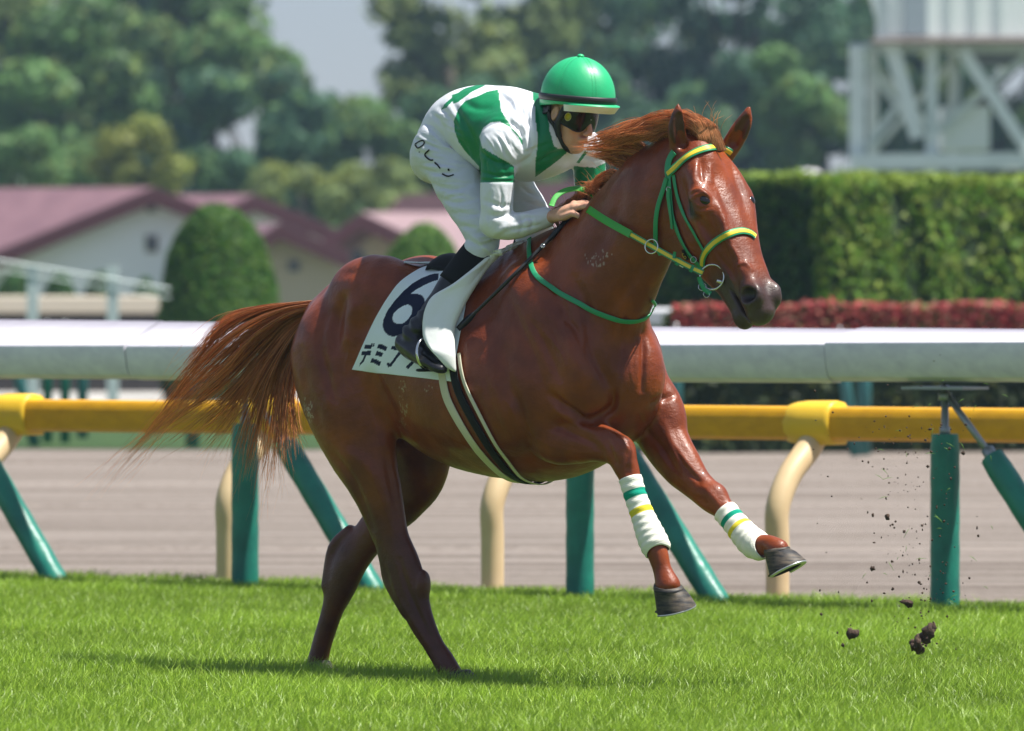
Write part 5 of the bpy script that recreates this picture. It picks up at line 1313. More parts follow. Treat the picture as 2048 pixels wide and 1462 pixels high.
# ------------------------------------------------------------------ reins
reins = empty('reins', W(1300, 490, Y0 - .8), 'green rubber grip reins with yellow band running from the rider hand to the bit', 'reins')
def yz(px, py, dy): return W(px, py, Y0 + dy)
def depth(px, py, d): 
    h, _ = hit(htree, px, py, 0); return (h[1] - Y0) if h is not None else d
dbit = hc[1] - Y0
RP = [(1176, 418, depth(1195, 440, -.6) - .05), (1215, 443, depth(1215, 443, -.66) - .045), (1262, 469, depth(1262, 469, -.75) - .05), (1303, 492, 0), (1346, 516, 0), (1380, 534, 0), (1406, 546, dbit - .01)]
d0, d1 = RP[2][2], RP[6][2]
for i, f in ((3, .28), (4, .58), (5, .82)): RP[i] = (RP[i][0], RP[i][1], min(d0 + (d1 - d0) * f, depth(RP[i][0], RP[i][1], 0) - .012))
RP3 = np.array([yz(*p) for p in RP]); RN = np.tile(nrm(V(-.45, -1, .25)), (len(RP3), 1))
a_ = catmull(RP3[:3], 6); ribbon(a_, np.tile(RN[0], (len(a_), 1)), .028, .005).build('rubber_grip', m_rubber, reins)
b_ = catmull(RP3[2:], 6); rb_ = ribbon(b_, np.tile(RN[0], (len(b_), 1)), .021, .003).build('rein_strap', m_green, reins)
ribbon(b_ + RN[0] * .0028, np.tile(RN[0], (len(b_), 1)), .012, .0012).build('stripe', m_yellow, rb_)
ring(yz(1303, 493, RP[3][2] - .008), V(-.5, -1, .1), .0255, .0028, 'martingale_ring', m_steel, reins)
def keeper(px, py, dy, ang, w, l, mat, name):
    c = yz(px, py, dy - .008); t = nrm(V(cos(ang), 0, -sin(ang))); P = np.array([c - t * l / 2, c, c + t * l / 2])
    ribbon(P, np.tile(RN[0], (3, 1)), w, .005).build(name, mat, reins)
dk = RP[4][2]
keeper(1356, 523, dk - .004, .5, .030, .014, m_green, 'keeper'); keeper(1365, 528, dk - .006, .5, .023, .016, m_white, 'keeper'); keeper(1384, 537, RP[5][2] - .004, .5, .028, .012, m_green, 'keeper'); keeper(1349, 510, dk - .004, -1.45, .012, .024, m_green, 'stopper')
# the loop of rein behind the hand
L_ = [(1103, 412, -.46), (1110, 396, -.44), (1124, 384, -.42), (1144, 378, -.40), (1164, 379, -.38), (1184, 388, -.38), (1192, 402, -.42)]
P = catmull(np.array([yz(*p) for p in L_]), 5); ribbon(P, np.tile(nrm(V(-.1, -.85, .3)), (len(P), 1)), .020, .004).build('rein_loop', m_rubber, reins)
# neck strap
nstr_pts = [(1066, 462), (1061, 480), (1060, 505), (1063, 535), (1075, 556), (1098, 573), (1125, 589), (1151, 603), (1178, 617), (1205, 629), (1235, 639), (1262, 642), (1285, 637), (1299, 625), (1304, 612)]
P, N = onb(nstr_pts, .008)
for _ in range(6): P[1:-1] = P[1:-1] * .5 + (P[:-2] + P[2:]) * .25
neck_strap = ribbon(P, N, .019, .0035).build('neck_strap', m_green)
tag(neck_strap, 'thin green neck strap looped round the base of the neck of the horse', 'neck strap')
P2, N2 = onb([(1302, 640), (1306, 622), (1306, 606), (1300, 598)], .010); ribbon(P2, N2, .012, .004).build('strap_end', m_green, neck_strap)
# ================================================================== the jockey
def nB(px, py, v, rs, rn): return [*B(px, py, v), rs, rn]
# head frame of the rider
YJ = radians(40); PJ = radians(18)
hj = V(cos(YJ), -sin(YJ), 0); sJ = V(-sin(YJ), -cos(YJ), 0)                  # forward, his right (towards us)
fJ = cos(PJ) * hj - sin(PJ) * UP; uJ = sin(PJ) * hj + cos(PJ) * UP
CJ = B(1141, 226, 0.0)                                                         # middle of the head at eye level
def J(f, u, s): return CJ + fJ * f + uJ * u + sJ * s
def Jn(f, u, s, rs, rn): return [*J(f, u, s), rs, rn]
jb = Body()
# trunk and legs (slimmer than the clothes)
jb.chain([nB(900, 300, 0, .08, .06), nB(925, 280, 0, .09, .07), nB(960, 264, 0, .10, .085), nB(1010, 262, -.01, .14, .11), nB(1050, 262, -.02, .16, .11), nB(1085, 262, -.02, .10, .08)], rB, k=.04)
jb.chain([nB(1062, 262, -.01, .06, .07), nB(1092, 255, -.005, .056, .060), [*J(-.03, -.075, 0), .055, .060]], rB, k=.03)        # neck
shN, elN, wrN = (1000, 285, .19), (987, 450, .215), (1093, 437, .085)
jb.chain([nB(1000, 285, .17, .05, .055), nB(990, 370, .20, .042, .045), nB(988, 448, .215, .034, .034)], hB, k=.008)
hw = B(*wrN)
jb.chain([nB(988, 448, .215, .036, .040), nB(1030, 447, .17, .036, .042), nB(1070, 441, .12, .028, .032), [*hw, .023, .030]], UP, k=.008)
for s_, hip, kn, an in ((1, (905, 318, .10), (963, 484, .16), (832, 660, .322)), (-1, (945, 318, -.10), (1075, 455, -.17), (1010, 640, -.30))):
    jb.chain([nB(*hip, .06, .07), nB((hip[0] + kn[0]) / 2, (hip[1] + kn[1]) / 2 + 6, (hip[2] + kn[2]) / 2, .048, .056), nB(*kn, .044, .048)], rB, k=.012)
    jb.chain([nB(*kn, .038, .042), nB(kn[0] * .6 + an[0] * .4, kn[1] * .6 + an[1] * .4, kn[2] * .6 + an[2] * .4, .033, .034), nB(*an, .024, .026)], rB, k=.012)
jb.chain([nB(1172, 300, -.20, .05, .055), nB(1180, 350, -.22, .042, .045), nB(1186, 405, -.21, .034, .036), nB(1205, 428, -.14, .028, .030)], hB, k=.03)
# head
jb.ell(J(-.012, .035, 0), (fJ, sJ, uJ), (.096, .077, .105), k=.02)
jb.chain([Jn(.012, -.03, 0, .064, .068), Jn(.028, -.075, 0, .054, .056), Jn(.052, -.108, 0, .032, .030)], sJ, k=.03)              # jaw
jb.ell(J(.068, -.112, 0), (fJ, sJ, uJ), (.024, .026, .020), k=.015)                                                     # chin
for s_ in (1, -1):
    jb.ell(J(.052, -.035, .040 * s_), (fJ, sJ, uJ), (.028, .024, .022), k=.02)                                           # cheekbone
    jb.ell(J(.064, -.004, .033 * s_), (fJ, sJ, uJ), (.02, .018, .014), k=.01, op='s')                                     # eye hollow
    jb.ell(J(-.008, -.005, .080 * s_), (nrm(uJ + .2 * fJ), nrm(fJ - .2 * uJ), sJ), (.032, .017, .008), k=.006)            # ear
    jb.ell(J(-.004, -.002, .088 * s_), (uJ, fJ, sJ), (.018, .008, .006), k=.006, op='s')
    jb.ell(J(.054, -.066, .030 * s_), (fJ, sJ, uJ), (.02, .016, .022), k=.02)
    jb.ell(J(.100, -.050, .012 * s_), (fJ, sJ, uJ), (.011, .008, .008), k=.006)                                            # nostril wing
jb.chain([Jn(.082, .005, 0, .010, .012), Jn(.098, -.022, 0, .010, .013), Jn(.110, -.040, 0, .0105, .011)], sJ, k=.012)           # nose
jb.chain([Jn(.086, -.072, -.020, .006, .006), Jn(.094, -.070, 0, .007, .007), Jn(.086, -.072, .020, .006, .006)], uJ, k=.008)   # upper lip
jb.chain([Jn(.083, -.084, -.018, .006, .007), Jn(.091, -.084, 0, .007, .007), Jn(.083, -.084, .018, .006, .007)], uJ, k=.008)   # lower lip
jb.chain([Jn(.094, -.0775, -.024, .004, .0015), Jn(.104, -.077, 0, .004, .0015), Jn(.094, -.0775, .024, .004, .0015)], uJ, k=.004, op='s')
# hands.  near hand: back of the hand up, fingers curled over the rein
def hand(wr, kn_l, tips, thumb, pal):
    jb.chain(pal, UP, k=.014)
    for F_ in tips: jb.chain(F_, UP, k=.006, n=4)
    jb.chain(thumb, UP, k=.008, n=4)
D0 = hw[1] - Y0
def dsl(px): return -.00135 * (px - 1093)
def h_(px, py, dy, r, r2=None): return [*W(px, py, Y0 + D0 + dy + dsl(px)), r2 or r, r]
pal = [h_(1092, 437, .0, .024, .030), h_(1112, 430, -.006, .024, .031), h_(1134, 418, -.012, .019, .037), h_(1156, 411, -.012, .014, .038)]
jb.chain([[*p[:3], p[3], p[4]] for p in [[*W(1092, 437, Y0 + D0), .030, .023], [*W(1114, 430, Y0 + D0 - .006 + dsl(1114)), .034, .024], [*W(1136, 420, Y0 + D0 - .01 + dsl(1136)), .038, .021], [*W(1155, 413, Y0 + D0 - .012 + dsl(1155)), .036, .016]]], V(0, 1, 0), k=.014)
for k, (dy, l, yy) in enumerate(((-.043, 1.0, 4), (-.019, 1.06, 0), (.005, 1.0, -3), (.027, .84, -5))):
    r = (.0095, .0098, .0092, .0082)[k]
    jb.chain([h_(1146, 414 + yy, dy * .8, r * 1.15), h_(1146 + 26 * l, 409 + yy, dy, r * 1.1), h_(1146 + 40 * l, 414 + yy, dy - .004, r), h_(1146 + 48 * l, 424 + yy, dy - .007, r * .95), h_(1146 + 47 * l, 436 + yy * .5, dy - .006, r * .85), h_(1146 + 40 * l, 442 + yy * .4, dy - .002, r * .7)], V(0, 1, 0), k=.005, n=4)
    if k < 3: jb.ell(W(1148, 408 + yy, Y0 + D0 + dy * .9 + dsl(1148)), (V(1, 0, 0), V(0, 1, 0), UP), (.010, .008, .008), k=.01)
jb.chain([h_(1112, 436, -.034, .013), h_(1128, 434, -.050, .0135), h_(1144, 428, -.058, .0115), h_(1155, 431, -.058, .0105), h_(1160, 436, -.056, .008)], V(0, 1, 0), k=.012, n=5)
# far hand on the other side of the crest
fh = B(1212, 432, -.115)
jb.ell(fh, (hB, rB, UP), (.045, .02, .036), k=.02)
for k in range(4):
    c = fh + hB * .030 + UP * (.024 - .017 * k); jb.chain([[*c, .010, .010], [*(c + hB * .03 + rB * .01), .0095, .0095], [*(c + hB * .030 + rB * .035), .009, .009], [*(c + hB * .010 + rB * .045), .008, .008]], UP, k=.005, n=4)
jb.chain([[*(fh + UP * .03), .011, .011], [*(fh + UP * .042 + hB * .025 + rB * .012), .011, .011], [*(fh + UP * .040 + hB * .045 + rB * .028), .009, .009]], UP, k=.008, n=4)
jv, jf = jb.mesh(0.0042, 22); jv = relax(jv, jf, 2)
p_root = B(870, 330, 0)
jockey = empty('person', p_root, 'jockey in green and white silks crouching over the neck of the chestnut horse', 'person')
jh = (jv - CJ); ju = jh @ uJ; jfw = jh @ fJ
sk = np.tile(V(.60, .33, .23), (len(jv), 1)) * (1 + .10 * smoothnoise(jv, 60, 4, 2))[:, None]
def jbl(c, p, r, a):
    m = np.clip(1 - np.linalg.norm(jv - p, axis=1) / r, 0, 1)[:, None] * a; sk[:] = sk * (1 - m) + np.asarray(c) * m
for s_ in (1, -1):
    jbl((.62, .20, .14), J(.07, -.045, .04 * s_), .03, .7); jbl((.05, .02, .015), J(.108, -.053, .007 * s_), .006, 1.2)
jbl((.62, .22, .16), J(.11, -.03, 0), .03, .7); jbl((.50, .16, .13), J(.092, -.078, 0), .024, .8)
m_skin = material('skin', attr=True, rough=.45, spec=.45, sss=.12, bumps=((500, .3, .0006, (1, 1, 1)), (90, .3, .002, (1, 1, 1))))
jbody = mesh('body', jv, jf, m_skin, jockey, cols=sk)

# ------------------------------------------------------------------ clothes
def folds(v, f, strokes_, amp, scale, seed, mul=1.5):
    n = vnormals(v, f); p = proj(v); vw = v - V(0, 0, HC); vw /= np.linalg.norm(vw, axis=1)[:, None]; fc = np.clip(-(n * vw).sum(1) * 2, 0, 1)
    q = v.copy()
    d = smoothnoise(q, scale, seed, 3); d = -np.abs(d) * amp + amp * .4
    for pts, w, dep in strokes_:
        pts = catmull(np.array(pts, float), 5); best = np.full(len(v), 1e9); env = np.zeros(len(v)); k = len(pts) - 1
        for i, (a, b) in enumerate(zip(pts[:-1], pts[1:])):
            ab = b - a; t = np.clip(((p - a) @ ab) / (ab @ ab + 1e-9), 0, 1); dd = np.linalg.norm(p - a - t[:, None] * ab, axis=1)
            up = dd < best; best = np.where(up, dd, best); env = np.where(up, np.sin(np.pi * np.clip((i + t) / k * .9 + .05, 0, 1)) ** .6, env)
        d = d + mul * dep * np.exp(-(best / w) ** 2) * env * fc
    return v + n * d[:, None]
def creases(n, a0, a1, b0, b1, w, dep, seed, bow=6):
    "n fine folds running from the line a0-a1 to the line b0-b1 (pixels)"
    rg = random.Random(seed); out = []
    for i in range(n):
        t = (i + rg.uniform(.1, .9)) / n; s = t + rg.uniform(-.12, .12); p = np.array(a0) + (np.array(a1) - a0) * t; q = np.array(b0) + (np.array(b1) - b0) * s
        f0, f1 = rg.uniform(0, .35), rg.uniform(.6, 1); A = p + (q - p) * f0; B_ = p + (q - p) * f1; m = (A + B_) / 2 + V(rg.uniform(-bow, bow), rg.uniform(-bow, bow))
        out.append(([tuple(A), tuple(m), tuple(B_)], w * rg.uniform(.9, 1.6), dep * rg.uniform(.5, 1.2) * (.75 if i % 3 else -.5)))
    return out
m_silk = material('racing_silks', attr=True, rough=.40, spec=.4, bumps=((26, .35, .005, (1.6, 1, .6)), (9, .4, .012, (1, 2.2, 1)), (700, .15, .0004, (1, 1, 1))))
m_breech = material('breeches_cloth', attr=True, rough=.55, spec=.3, bumps=((34, .4, .004, (.8, 1, 2.4)), (13, .55, .010, (.6, 1, 2.4)), (800, .2, .0004, (1, 1, 1))))
WH = V(.66, .68, .72); GG = V(.004, .19, .072)
sk_ = Body()
sk_.chain([nB(880, 272, 0, .09, .075), nB(914, 252, 0, .135, .108), nB(950, 247, 0, .165, .135), nB(1005, 262, 0, .195, .165), nB(1050, 268, -.01, .20, .155), nB(1088, 262, -.02, .145, .115), nB(1106, 258, -.02, .085, .085)], rB, k=.05, n=7)
sk_.ell(B(1078, 290, 0), (hB, rB, UP), (.14, .20, .115), k=.06)
sk_.ell(B(1040, 312, .03), (hB, rB, UP), (.15, .14, .075), k=.05)
# near sleeve
sk_.chain([nB(1020, 262, .12, .09, .09), nB(1003, 288, .185, .082, .078), nB(998, 330, .20, .066, .064), nB(993, 372, .21, .064, .060), nB(993, 420, .215, .058, .058), nB(991, 446, .215, .054, .054)], hB, k=.035, n=6)
sk_.chain([nB(990, 445, .215, .052, .052), nB(1016, 453, .19, .050, .050), nB(1050, 448, .15, .044, .046), nB(1082, 439, .105, .040, .042), nB(1093, 436, .088, .038, .040)], UP, k=.02, n=6)
cuf = [nB(1080, 440, .108, .030, .033), nB(1092, 436.5, .09, .0295, .0325), nB(1104, 433, .070, .030, .034)]
sk_.chain(cuf, UP, k=.004, op='s')
# far sleeve
sk_.chain([nB(1110, 285, -.12, .08, .08), nB(1168, 298, -.19, .070, .072), nB(1178, 330, -.215, .060, .060), nB(1180, 368, -.22, .058, .056), nB(1186, 400, -.21, .045, .045), nB(1205, 428, -.145, .036, .036)], hB, k=.035, n=6)
# collar opening
sk_.chain([Jn(-.02, -.085, 0, .062, .064), nB(1100, 258, -.01, .060, .062)], rB, k=.008, op='s')
sv, sf = sk_.mesh(0.0043, 22); sv = relax(sv, sf, 2)
sv = folds(sv, sf, [([(905, 205), (935, 260), (960, 320)], 7, -.006), ([(990, 175), (1015, 200), (1040, 235)], 6, -.007), ([(1003, 178), (1030, 205), (1052, 250)], 4, .005), ([(1040, 215), (1056, 250), (1062, 300)], 6, -.008),
                    ([(1018, 240), (1042, 262), (1047, 300)], 5, -.012), ([(960, 262), (985, 246), (1020, 246)], 4, -.006), ([(980, 290), (992, 310), (1015, 330)], 4, -.004), ([(1000, 270), (1016, 300), (1028, 318)], 4, .004),
                    ([(958, 300), (985, 322), (1028, 330)], 4, -.006), ([(966, 345), (995, 352), (1028, 350)], 4, -.005), ([(962, 360), (1000, 362), (1028, 362)], 3, -.004), ([(1035, 330), (1060, 315), (1075, 290)], 5, -.006),
                    ([(968, 400), (1000, 412), (1025, 410)], 5, -.004), ([(975, 430), (1000, 432), (1022, 426)], 6, -.006), ([(985, 470), (1010, 455), (1020, 440)], 6, .004), ([(1040, 430), (1046, 448), (1040, 465)], 5, -.004), ([(1060, 428), (1066, 445), (1062, 460)], 4, -.003),
                    ([(880, 215), (900, 235), (912, 262)], 6, -.006), ([(865, 228), (882, 250), (890, 275)], 5, -.005), ([(925, 200), (950, 215), (985, 215)], 8, -.005), ([(1070, 200), (1080, 240), (1082, 280)], 6, -.006), ([(1150, 300), (1165, 310), (1195, 318)], 5, -.005), ([(1078, 330), (1100, 310), (1130, 300)], 5, -.005)] + creases(9, (965, 262), (1015, 242), (1000, 335), (1046, 300), 2.6, -.0035, 3) + creases(7, (960, 300), (1028, 318), (962, 362), (1028, 362), 2.6, -.003, 4)
           + creases(9, (1003, 178), (1060, 190), (1030, 260), (1070, 300), 2.8, -.0045, 5) + creases(8, (1035, 300), (1075, 340), (1100, 270), (1120, 330), 2.8, -.003, 6) + creases(8, (860, 225), (900, 270), (930, 235), (950, 330), 3, -.0035, 7) + creases(9, (965, 370), (1028, 372), (970, 470), (1024, 425), 2.8, -.003, 8) + creases(7, (1000, 475), (1030, 430), (1085, 455), (1085, 425), 2.6, -.003, 9),
           .0045, 13, 31)
sp = proj(sv); sn = vnormals(sv, sf); su, sl_, sz = loc_uvz(sv)
def J1(p): return [(780 + a / 2.923, 60 + b / 2.923) for a, b in p]
scol = np.tile(WH, (len(sv), 1)); nearside = sv[:, 1] < (OB - rB * .02)[1] - (su * sin(TH)) - .01
x, y = sp[:, 0], sp[:, 1]
gm = pip(x, y, J1([(520, 318), (560, 322), (470, 365), (420, 375), (355, 425), (330, 455), (300, 465), (320, 430), (400, 365), (440, 340)])) | pip(x, y, J1([(360, 380), (430, 355), (500, 322), (530, 322), (400, 420), (370, 432)]))
gm |= pip(x, y, J1([(510, 388), (570, 360), (632, 348), (640, 400), (650, 470), (680, 520), (720, 580), (772, 640), (778, 680), (745, 620), (690, 560), (640, 537), (590, 540), (545, 570), (522, 625), (540, 690), (555, 690), (560, 700), (725, 795), (730, 893), (520, 890), (522, 800), (450, 720), (400, 655), (378, 590), (373, 530), (400, 460), (440, 415)]))
gm |= pip(x, y, J1([(830, 352), (885, 352), (885, 420), (925, 440), (930, 580), (960, 680), (985, 695), (1045, 690), (1035, 715), (980, 765), (905, 820), (850, 860), (850, 780), (865, 640), (850, 520), (845, 430), (835, 400)]))
gm |= pip(x, y, J1([(1140, 705), (1155, 715), (1105, 780), (1090, 775)])) | pip(x, y, J1([(1075, 795), (1130, 800), (1200, 805), (1260, 775), (1260, 860), (1210, 915), (1080, 912)]))
# the far side of the back carries the same hoops
far = ~(sn @ np.array(CAMP - Vector(p_root)) > 0)
band = np.sin(su * 17.0 + 1.2) > .25
gm = np.where(far, band & (sl_ < .05), gm)
scol[gm] = GG
silks = mesh('racing_silks', sv, sf, m_silk, jockey, cols=scol)
stree = bvh(sv, sf)
# breeches
br = Body()
br.chain([nB(890, 305, 0, .145, .112), nB(914, 280, 0, .138, .108), nB(945, 270, 0, .12, .10)], rB, k=.05)
br.chain([nB(894, 308, .07, .095, .095), nB(910, 350, .10, .088, .098), nB(936, 402, .125, .078, .088), nB(957, 446, .145, .068, .074), nB(967, 478, .155, .060, .064), nB(958, 500, .165, .056, .058)], rB, k=.05, n=6)
br.ell(B(882, 298, .085), (hB, rB, UP), (.085, .08, .105), k=.05); br.ell(B(905, 296, -.09), (hB, rB, UP), (.10, .085, .115), k=.05)
br.chain([nB(930, 305, -.07, .10, .105), nB(990, 350, -.12, .09, .10), nB(1038, 400, -.15, .076, .084), nB(1072, 448, -.17, .062, .066), nB(1062, 480, -.18, .056, .058)], rB, k=.05, n=6)
bv, bf = br.mesh(0.0043, 22); bv = relax(bv, bf, 2)
bv = folds(bv, bf, [([(828, 300), (870, 318), (940, 322)], 6, -.006), ([(850, 245), (880, 275), (925, 300), (958, 318)], 6, -.009), ([(860, 262), (890, 292), (930, 312)], 4, .004), ([(835, 335), (880, 345), (930, 338)], 5, -.006),
                    ([(850, 365), (900, 378), (950, 365)], 6, -.007), ([(870, 395), (910, 405), (955, 398)], 5, -.006), ([(895, 425), (930, 432), (960, 425)], 5, -.006), ([(920, 452), (945, 455), (975, 470)], 5, -.006), ([(938, 480), (960, 490), (1000, 482)], 5, -.008), ([(945, 470), (975, 500), (990, 510)], 4, .005),
                    ([(822, 275), (850, 285), (880, 300)], 4, -.004), ([(1040, 370), (1060, 385), (1090, 395)], 5, -.005), ([(1045, 400), (1070, 410), (1095, 412)], 4, -.004)] + creases(14, (828, 250), (835, 345), (950, 300), (958, 345), 2.8, -.0045, 11, 9) + creases(12, (835, 350), (925, 455), (955, 345), (975, 470), 2.8, -.004, 12, 8) + creases(10, (936, 462), (975, 500), (985, 450), (1010, 490), 2.4, -.004, 13, 4) + creases(6, (1035, 362), (1050, 415), (1085, 360), (1100, 412), 2.6, -.0035, 14), .004, 15, 12, 1.15)
breeches = mesh('breeches', bv, bf, m_breech, jockey, cols=np.tile(V(.60, .63, .68), (len(bv), 1)))
btree = bvh(bv, bf)
def Z6(p): return [(810 + a / 13.29, 260 + b / 13.29) for a, b in p]
mb = MB()
for pts, w in (([(440, 280), (280, 375), (300, 420), (340, 475), (400, 465), (480, 410), (520, 350), (505, 275), (440, 280)], .0050), ([(388, 568), (398, 590)], .0060), ([(655, 530), (520, 660), (670, 800), (755, 795)], .0056),
               ([(795, 860), (860, 930), (945, 1020)], .0056), ([(1160, 1025), (1170, 1080)], .0070), ([(1000, 1170), (1080, 1225), (1180, 1235), (1300, 1195)], .0060)):
    P = Z6(pts); P, N = onb(P, .0026, tree=btree, n=5)
    if len(P) > 1: ribbon(P, N, w, .0012, mb=mb)
mb.build('name_lettering', m_black, breeches)
# boots
m_boot = material('boot_leather', attr=True, rough=.28, spec=.45, coat=.15, coat_rough=.1, bumps=((45, .35, .003, (1, 1, 2)),))
def boot(kn, an, side, mainv, name='boot'):
    bo = Body(); k0 = B(*kn); a0 = B(*an)
    bo.chain([[*(k0 + (a0 - k0) * t), rs, rn] for t, rs, rn in ((-.02, .050, .058), (.15, .052, .060), (.35, .050, .058), (.6, .043, .047), (.85, .039, .042), (1.0, .043, .048))], rB, k=.03, n=5)
    out = rB * side
    toe = nrm(hB * .93 + out * .22 - UP * .36); heel = a0 - UP * .045 - hB * .055 + UP * .012
    bo.chain([[*(heel), .034, .036], [*(heel + toe * .05), .038, .044], [*(heel + toe * .11 - UP * .004), .042, .036], [*(heel + toe * .17 - UP * .006), .044, .028], [*(heel + toe * .225 - UP * .006), .036, .022], [*(heel + toe * .25 - UP * .004), .022, .014]], rB, k=.025, n=5)
    v, f = bo.mesh(.0048, 22); v = relax(v, f, 2); n = vnormals(v, f)
    ax = nrm(a0 - k0); h = (v - k0) @ ax / np.linalg.norm(a0 - k0)
    cr = np.sin(h * 62 + 1.5 * np.sin(v @ rB * 40) + smoothnoise(v, 20, 8, 2) * 2)
    w_ = np.exp(-((h - .96) / .16) ** 2); v = v + n * (cr * .0050 * w_ + smoothnoise(v, 30, 9, 2) * .0012)[:, None]
    cols = np.tile(V(.006, .006, .008), (len(v), 1))
    return mesh(name, v, f, m_boot, jockey, cols=cols), heel, toe
b1, heel1, toe1 = boot((955, 505, .165), (830, 668, .322), 1, .3)
b2, heel2, toe2 = boot((1062, 478, -.185), (1010, 640, -.315), -1, -.3)
# matt gaiter round the top of each boot, a little proud of it
m_gait = material('gaiter_cloth', (.010, .010, .012), rough=.8, spec=.2)
def gaiter(kn, an):
    k0 = B(*kn); a0 = B(*an); mb = MB(); ts = np.linspace(-.12, .40, 12)
    mb.tube([k0 + (a0 - k0) * t for t in ts], [.052, .053, .0535, .054, .0545, .0548, .0545, .054, .0535, .053, .0528, .0525], 32, side=rB, rad2=[.060, .061, .062, .0625, .063, .063, .0632, .0632, .0630, .0627, .0624, .062])
    mb.build('gaiter', m_gait, jockey)
gaiter((955, 505, .165), (830, 668, .322)); gaiter((1062, 478, -.185), (1010, 640, -.315))

# ------------------------------------------------------------------ helmet, goggles
m_helm = material('helmet_cover', (.018, .40, .16), rough=.44, spec=.45, coat=.08, coat_rough=.2, bumps=((14, .35, .006, (1, 1, 1)),))
m_pvc = material('peak_white', (.78, .80, .76), rough=.4); m_lens = material('goggle_lens', (.008, .008, .008), rough=.12, spec=.35)
m_rub = material('strap_black', (.014, .014, .016), rough=.5)
PH = radians(5); fh_ = cos(PH) * hj - sin(PH) * UP; uh_ = sin(PH) * hj + cos(PH) * UP
HC0 = B(1156, 190, .0)
def H_(f, u, s): return HC0 + fh_ * f + uh_ * u + sJ * s
A_, Bs_, Ch_ = .150, .122, .152
vs = []; fs = []; n = 64; m = 22
for i in range(m + 1):
    t = (pi / 2) * i / m
    for j in range(n):
        q = 2 * pi * j / n; k = cos(t) ** .92; seam = 1 - .022 * math.exp(-((((q / (2 * pi) * 6) % 1) - .5) / .035) ** 2) * cos(t) ** .5 + .008 * sin(((q / (2 * pi) * 6) % 1) * pi * 2 + pi / 2)
        vs.append(H_(A_ * k * cos(q) * seam, Ch_ * sin(t) ** 1.0 * seam - .012, Bs_ * k * sin(q) * seam))
for i in range(m):
    for j in range(n): fs.append((i * n + j, i * n + (j + 1) % n, (i + 1) * n + (j + 1) % n, (i + 1) * n + j))
helmet = MB().add(vs, fs).build('helmet', m_helm, jockey)
# skirt below the band, lower at the back
vs = []; 
for i, (d, g) in enumerate(((-.010, 1.0), (-.020, 1.005), (-.034, 1.0), (-.036, .97), (-.02, .93))):
    for j in range(n):
        q = 2 * pi * j / n; lo = 1 + .45 * max(0, -cos(q)); vs.append(H_(A_ * g * cos(q), d * lo, Bs_ * g * sin(q)))
fs = [(i * n + j, i * n + (j + 1) % n, (i + 1) * n + (j + 1) % n, (i + 1) * n + j) for i in range(4) for j in range(n)]
MB().add(vs, fs).build('helmet_skirt', m_helm, helmet)
# peak
vs = []; fs = []; nn_ = 30
for i, (g, d) in enumerate(((1.0, -.026), (1.13, -.030), (1.14, -.034), (1.12, -.036), (1.0, -.060), (.95, -.058))):
    for j in range(nn_ + 1):
        q = -1.35 + 2.7 * j / nn_; e = cos(q / 1.35 * pi / 2) ** .5; gg = 1 + (g - 1) * e if g > 1 else g
        vs.append(H_(A_ * gg * cos(q), d if g != 1.0 or i == 0 else -.034 + (d + .034) * e ** .6, Bs_ * gg * sin(q)))
for i in range(5):
    for j in range(nn_): fs.append((i * (nn_ + 1) + j, i * (nn_ + 1) + j + 1, (i + 1) * (nn_ + 1) + j + 1, (i + 1) * (nn_ + 1) + j))
pk = mesh('peak', vs, fs[:2 * nn_], m_helm, helmet); mesh('peak_underside', vs, fs[2 * nn_:], m_pvc, helmet)
mb = MB(); pts = [H_(A_ * 1.012 * cos(q), -.012 + .010 * 0, Bs_ * 1.012 * sin(q)) for q in np.linspace(0, 2 * pi, 64, endpoint=False)]
mb.tube(pts, .004, 8, side=np.tile(uh_, (64, 1)) * 0 + np.array([nrm(p - HC0) for p in pts]), rad2=.0125, closed=True).build('helmet_band', m_rub, helmet)
ellipsoid(MB(), H_(0, Ch_ - .009, 0), (fh_, sJ, uh_), (.013, .013, .008)).build('button', m_helm, helmet)
# stitching either side of the seams
mb = MB()
for q in (radians(30), radians(90), radians(150), radians(-30)):
    for o in (-.05, .05):
        for t in np.arange(.10, 1.35, .045):
            k = cos(t) ** .92; a = H_(A_ * k * cos(q + o / max(k, .2)) * 1.003, Ch_ * sin(t) - .012, Bs_ * k * sin(q + o / max(k, .2)) * 1.003)
            t2 = t + .022; k2 = cos(t2) ** .92; b = H_(A_ * k2 * cos(q + o / max(k2, .2)) * 1.003, Ch_ * sin(t2) - .012, Bs_ * k2 * sin(q + o / max(k2, .2)) * 1.003)
            mb.tube([a, b], .0006, 4)
mb.build('stitching', material('stitch_thread', (.02, .22, .10), rough=.7), helmet)
# goggles: a wrapped visor following the face
vs = []; nx, ny = 36, 12
for i in range(ny + 1):
    for j in range(nx + 1):
        q = -1.42 + 2.84 * j / nx; t = i / ny * 2 - 1
        nose = math.exp(-(q / .26) ** 2)
        top = .034 - .004 * abs(q); bot = -.039 + .030 * nose + .014 * max(0, abs(q) - .8) - .006 * math.exp(-((abs(q) - .6) / .3) ** 2)
        u = (top + bot) / 2 + (top - bot) / 2 * t; bul = 1 + .035 * (1 - t * t)
        fx = .100 * bul * cos(q) ** .8 if cos(q) > 0 else 0
        vs.append(J(.005 + fx, u, .086 * bul * sin(q)))
fs = [(i * (nx + 1) + j, i * (nx + 1) + j + 1, (i + 1) * (nx + 1) + j + 1, (i + 1) * (nx + 1) + j) for i in range(ny) for j in range(nx)]
nv = len(vs); ce = J(0, 0, 0); vs += [v + nrm(ce - v) * .012 for v in vs]; fs += [tuple(nv + k for k in f[::-1]) for f in fs]
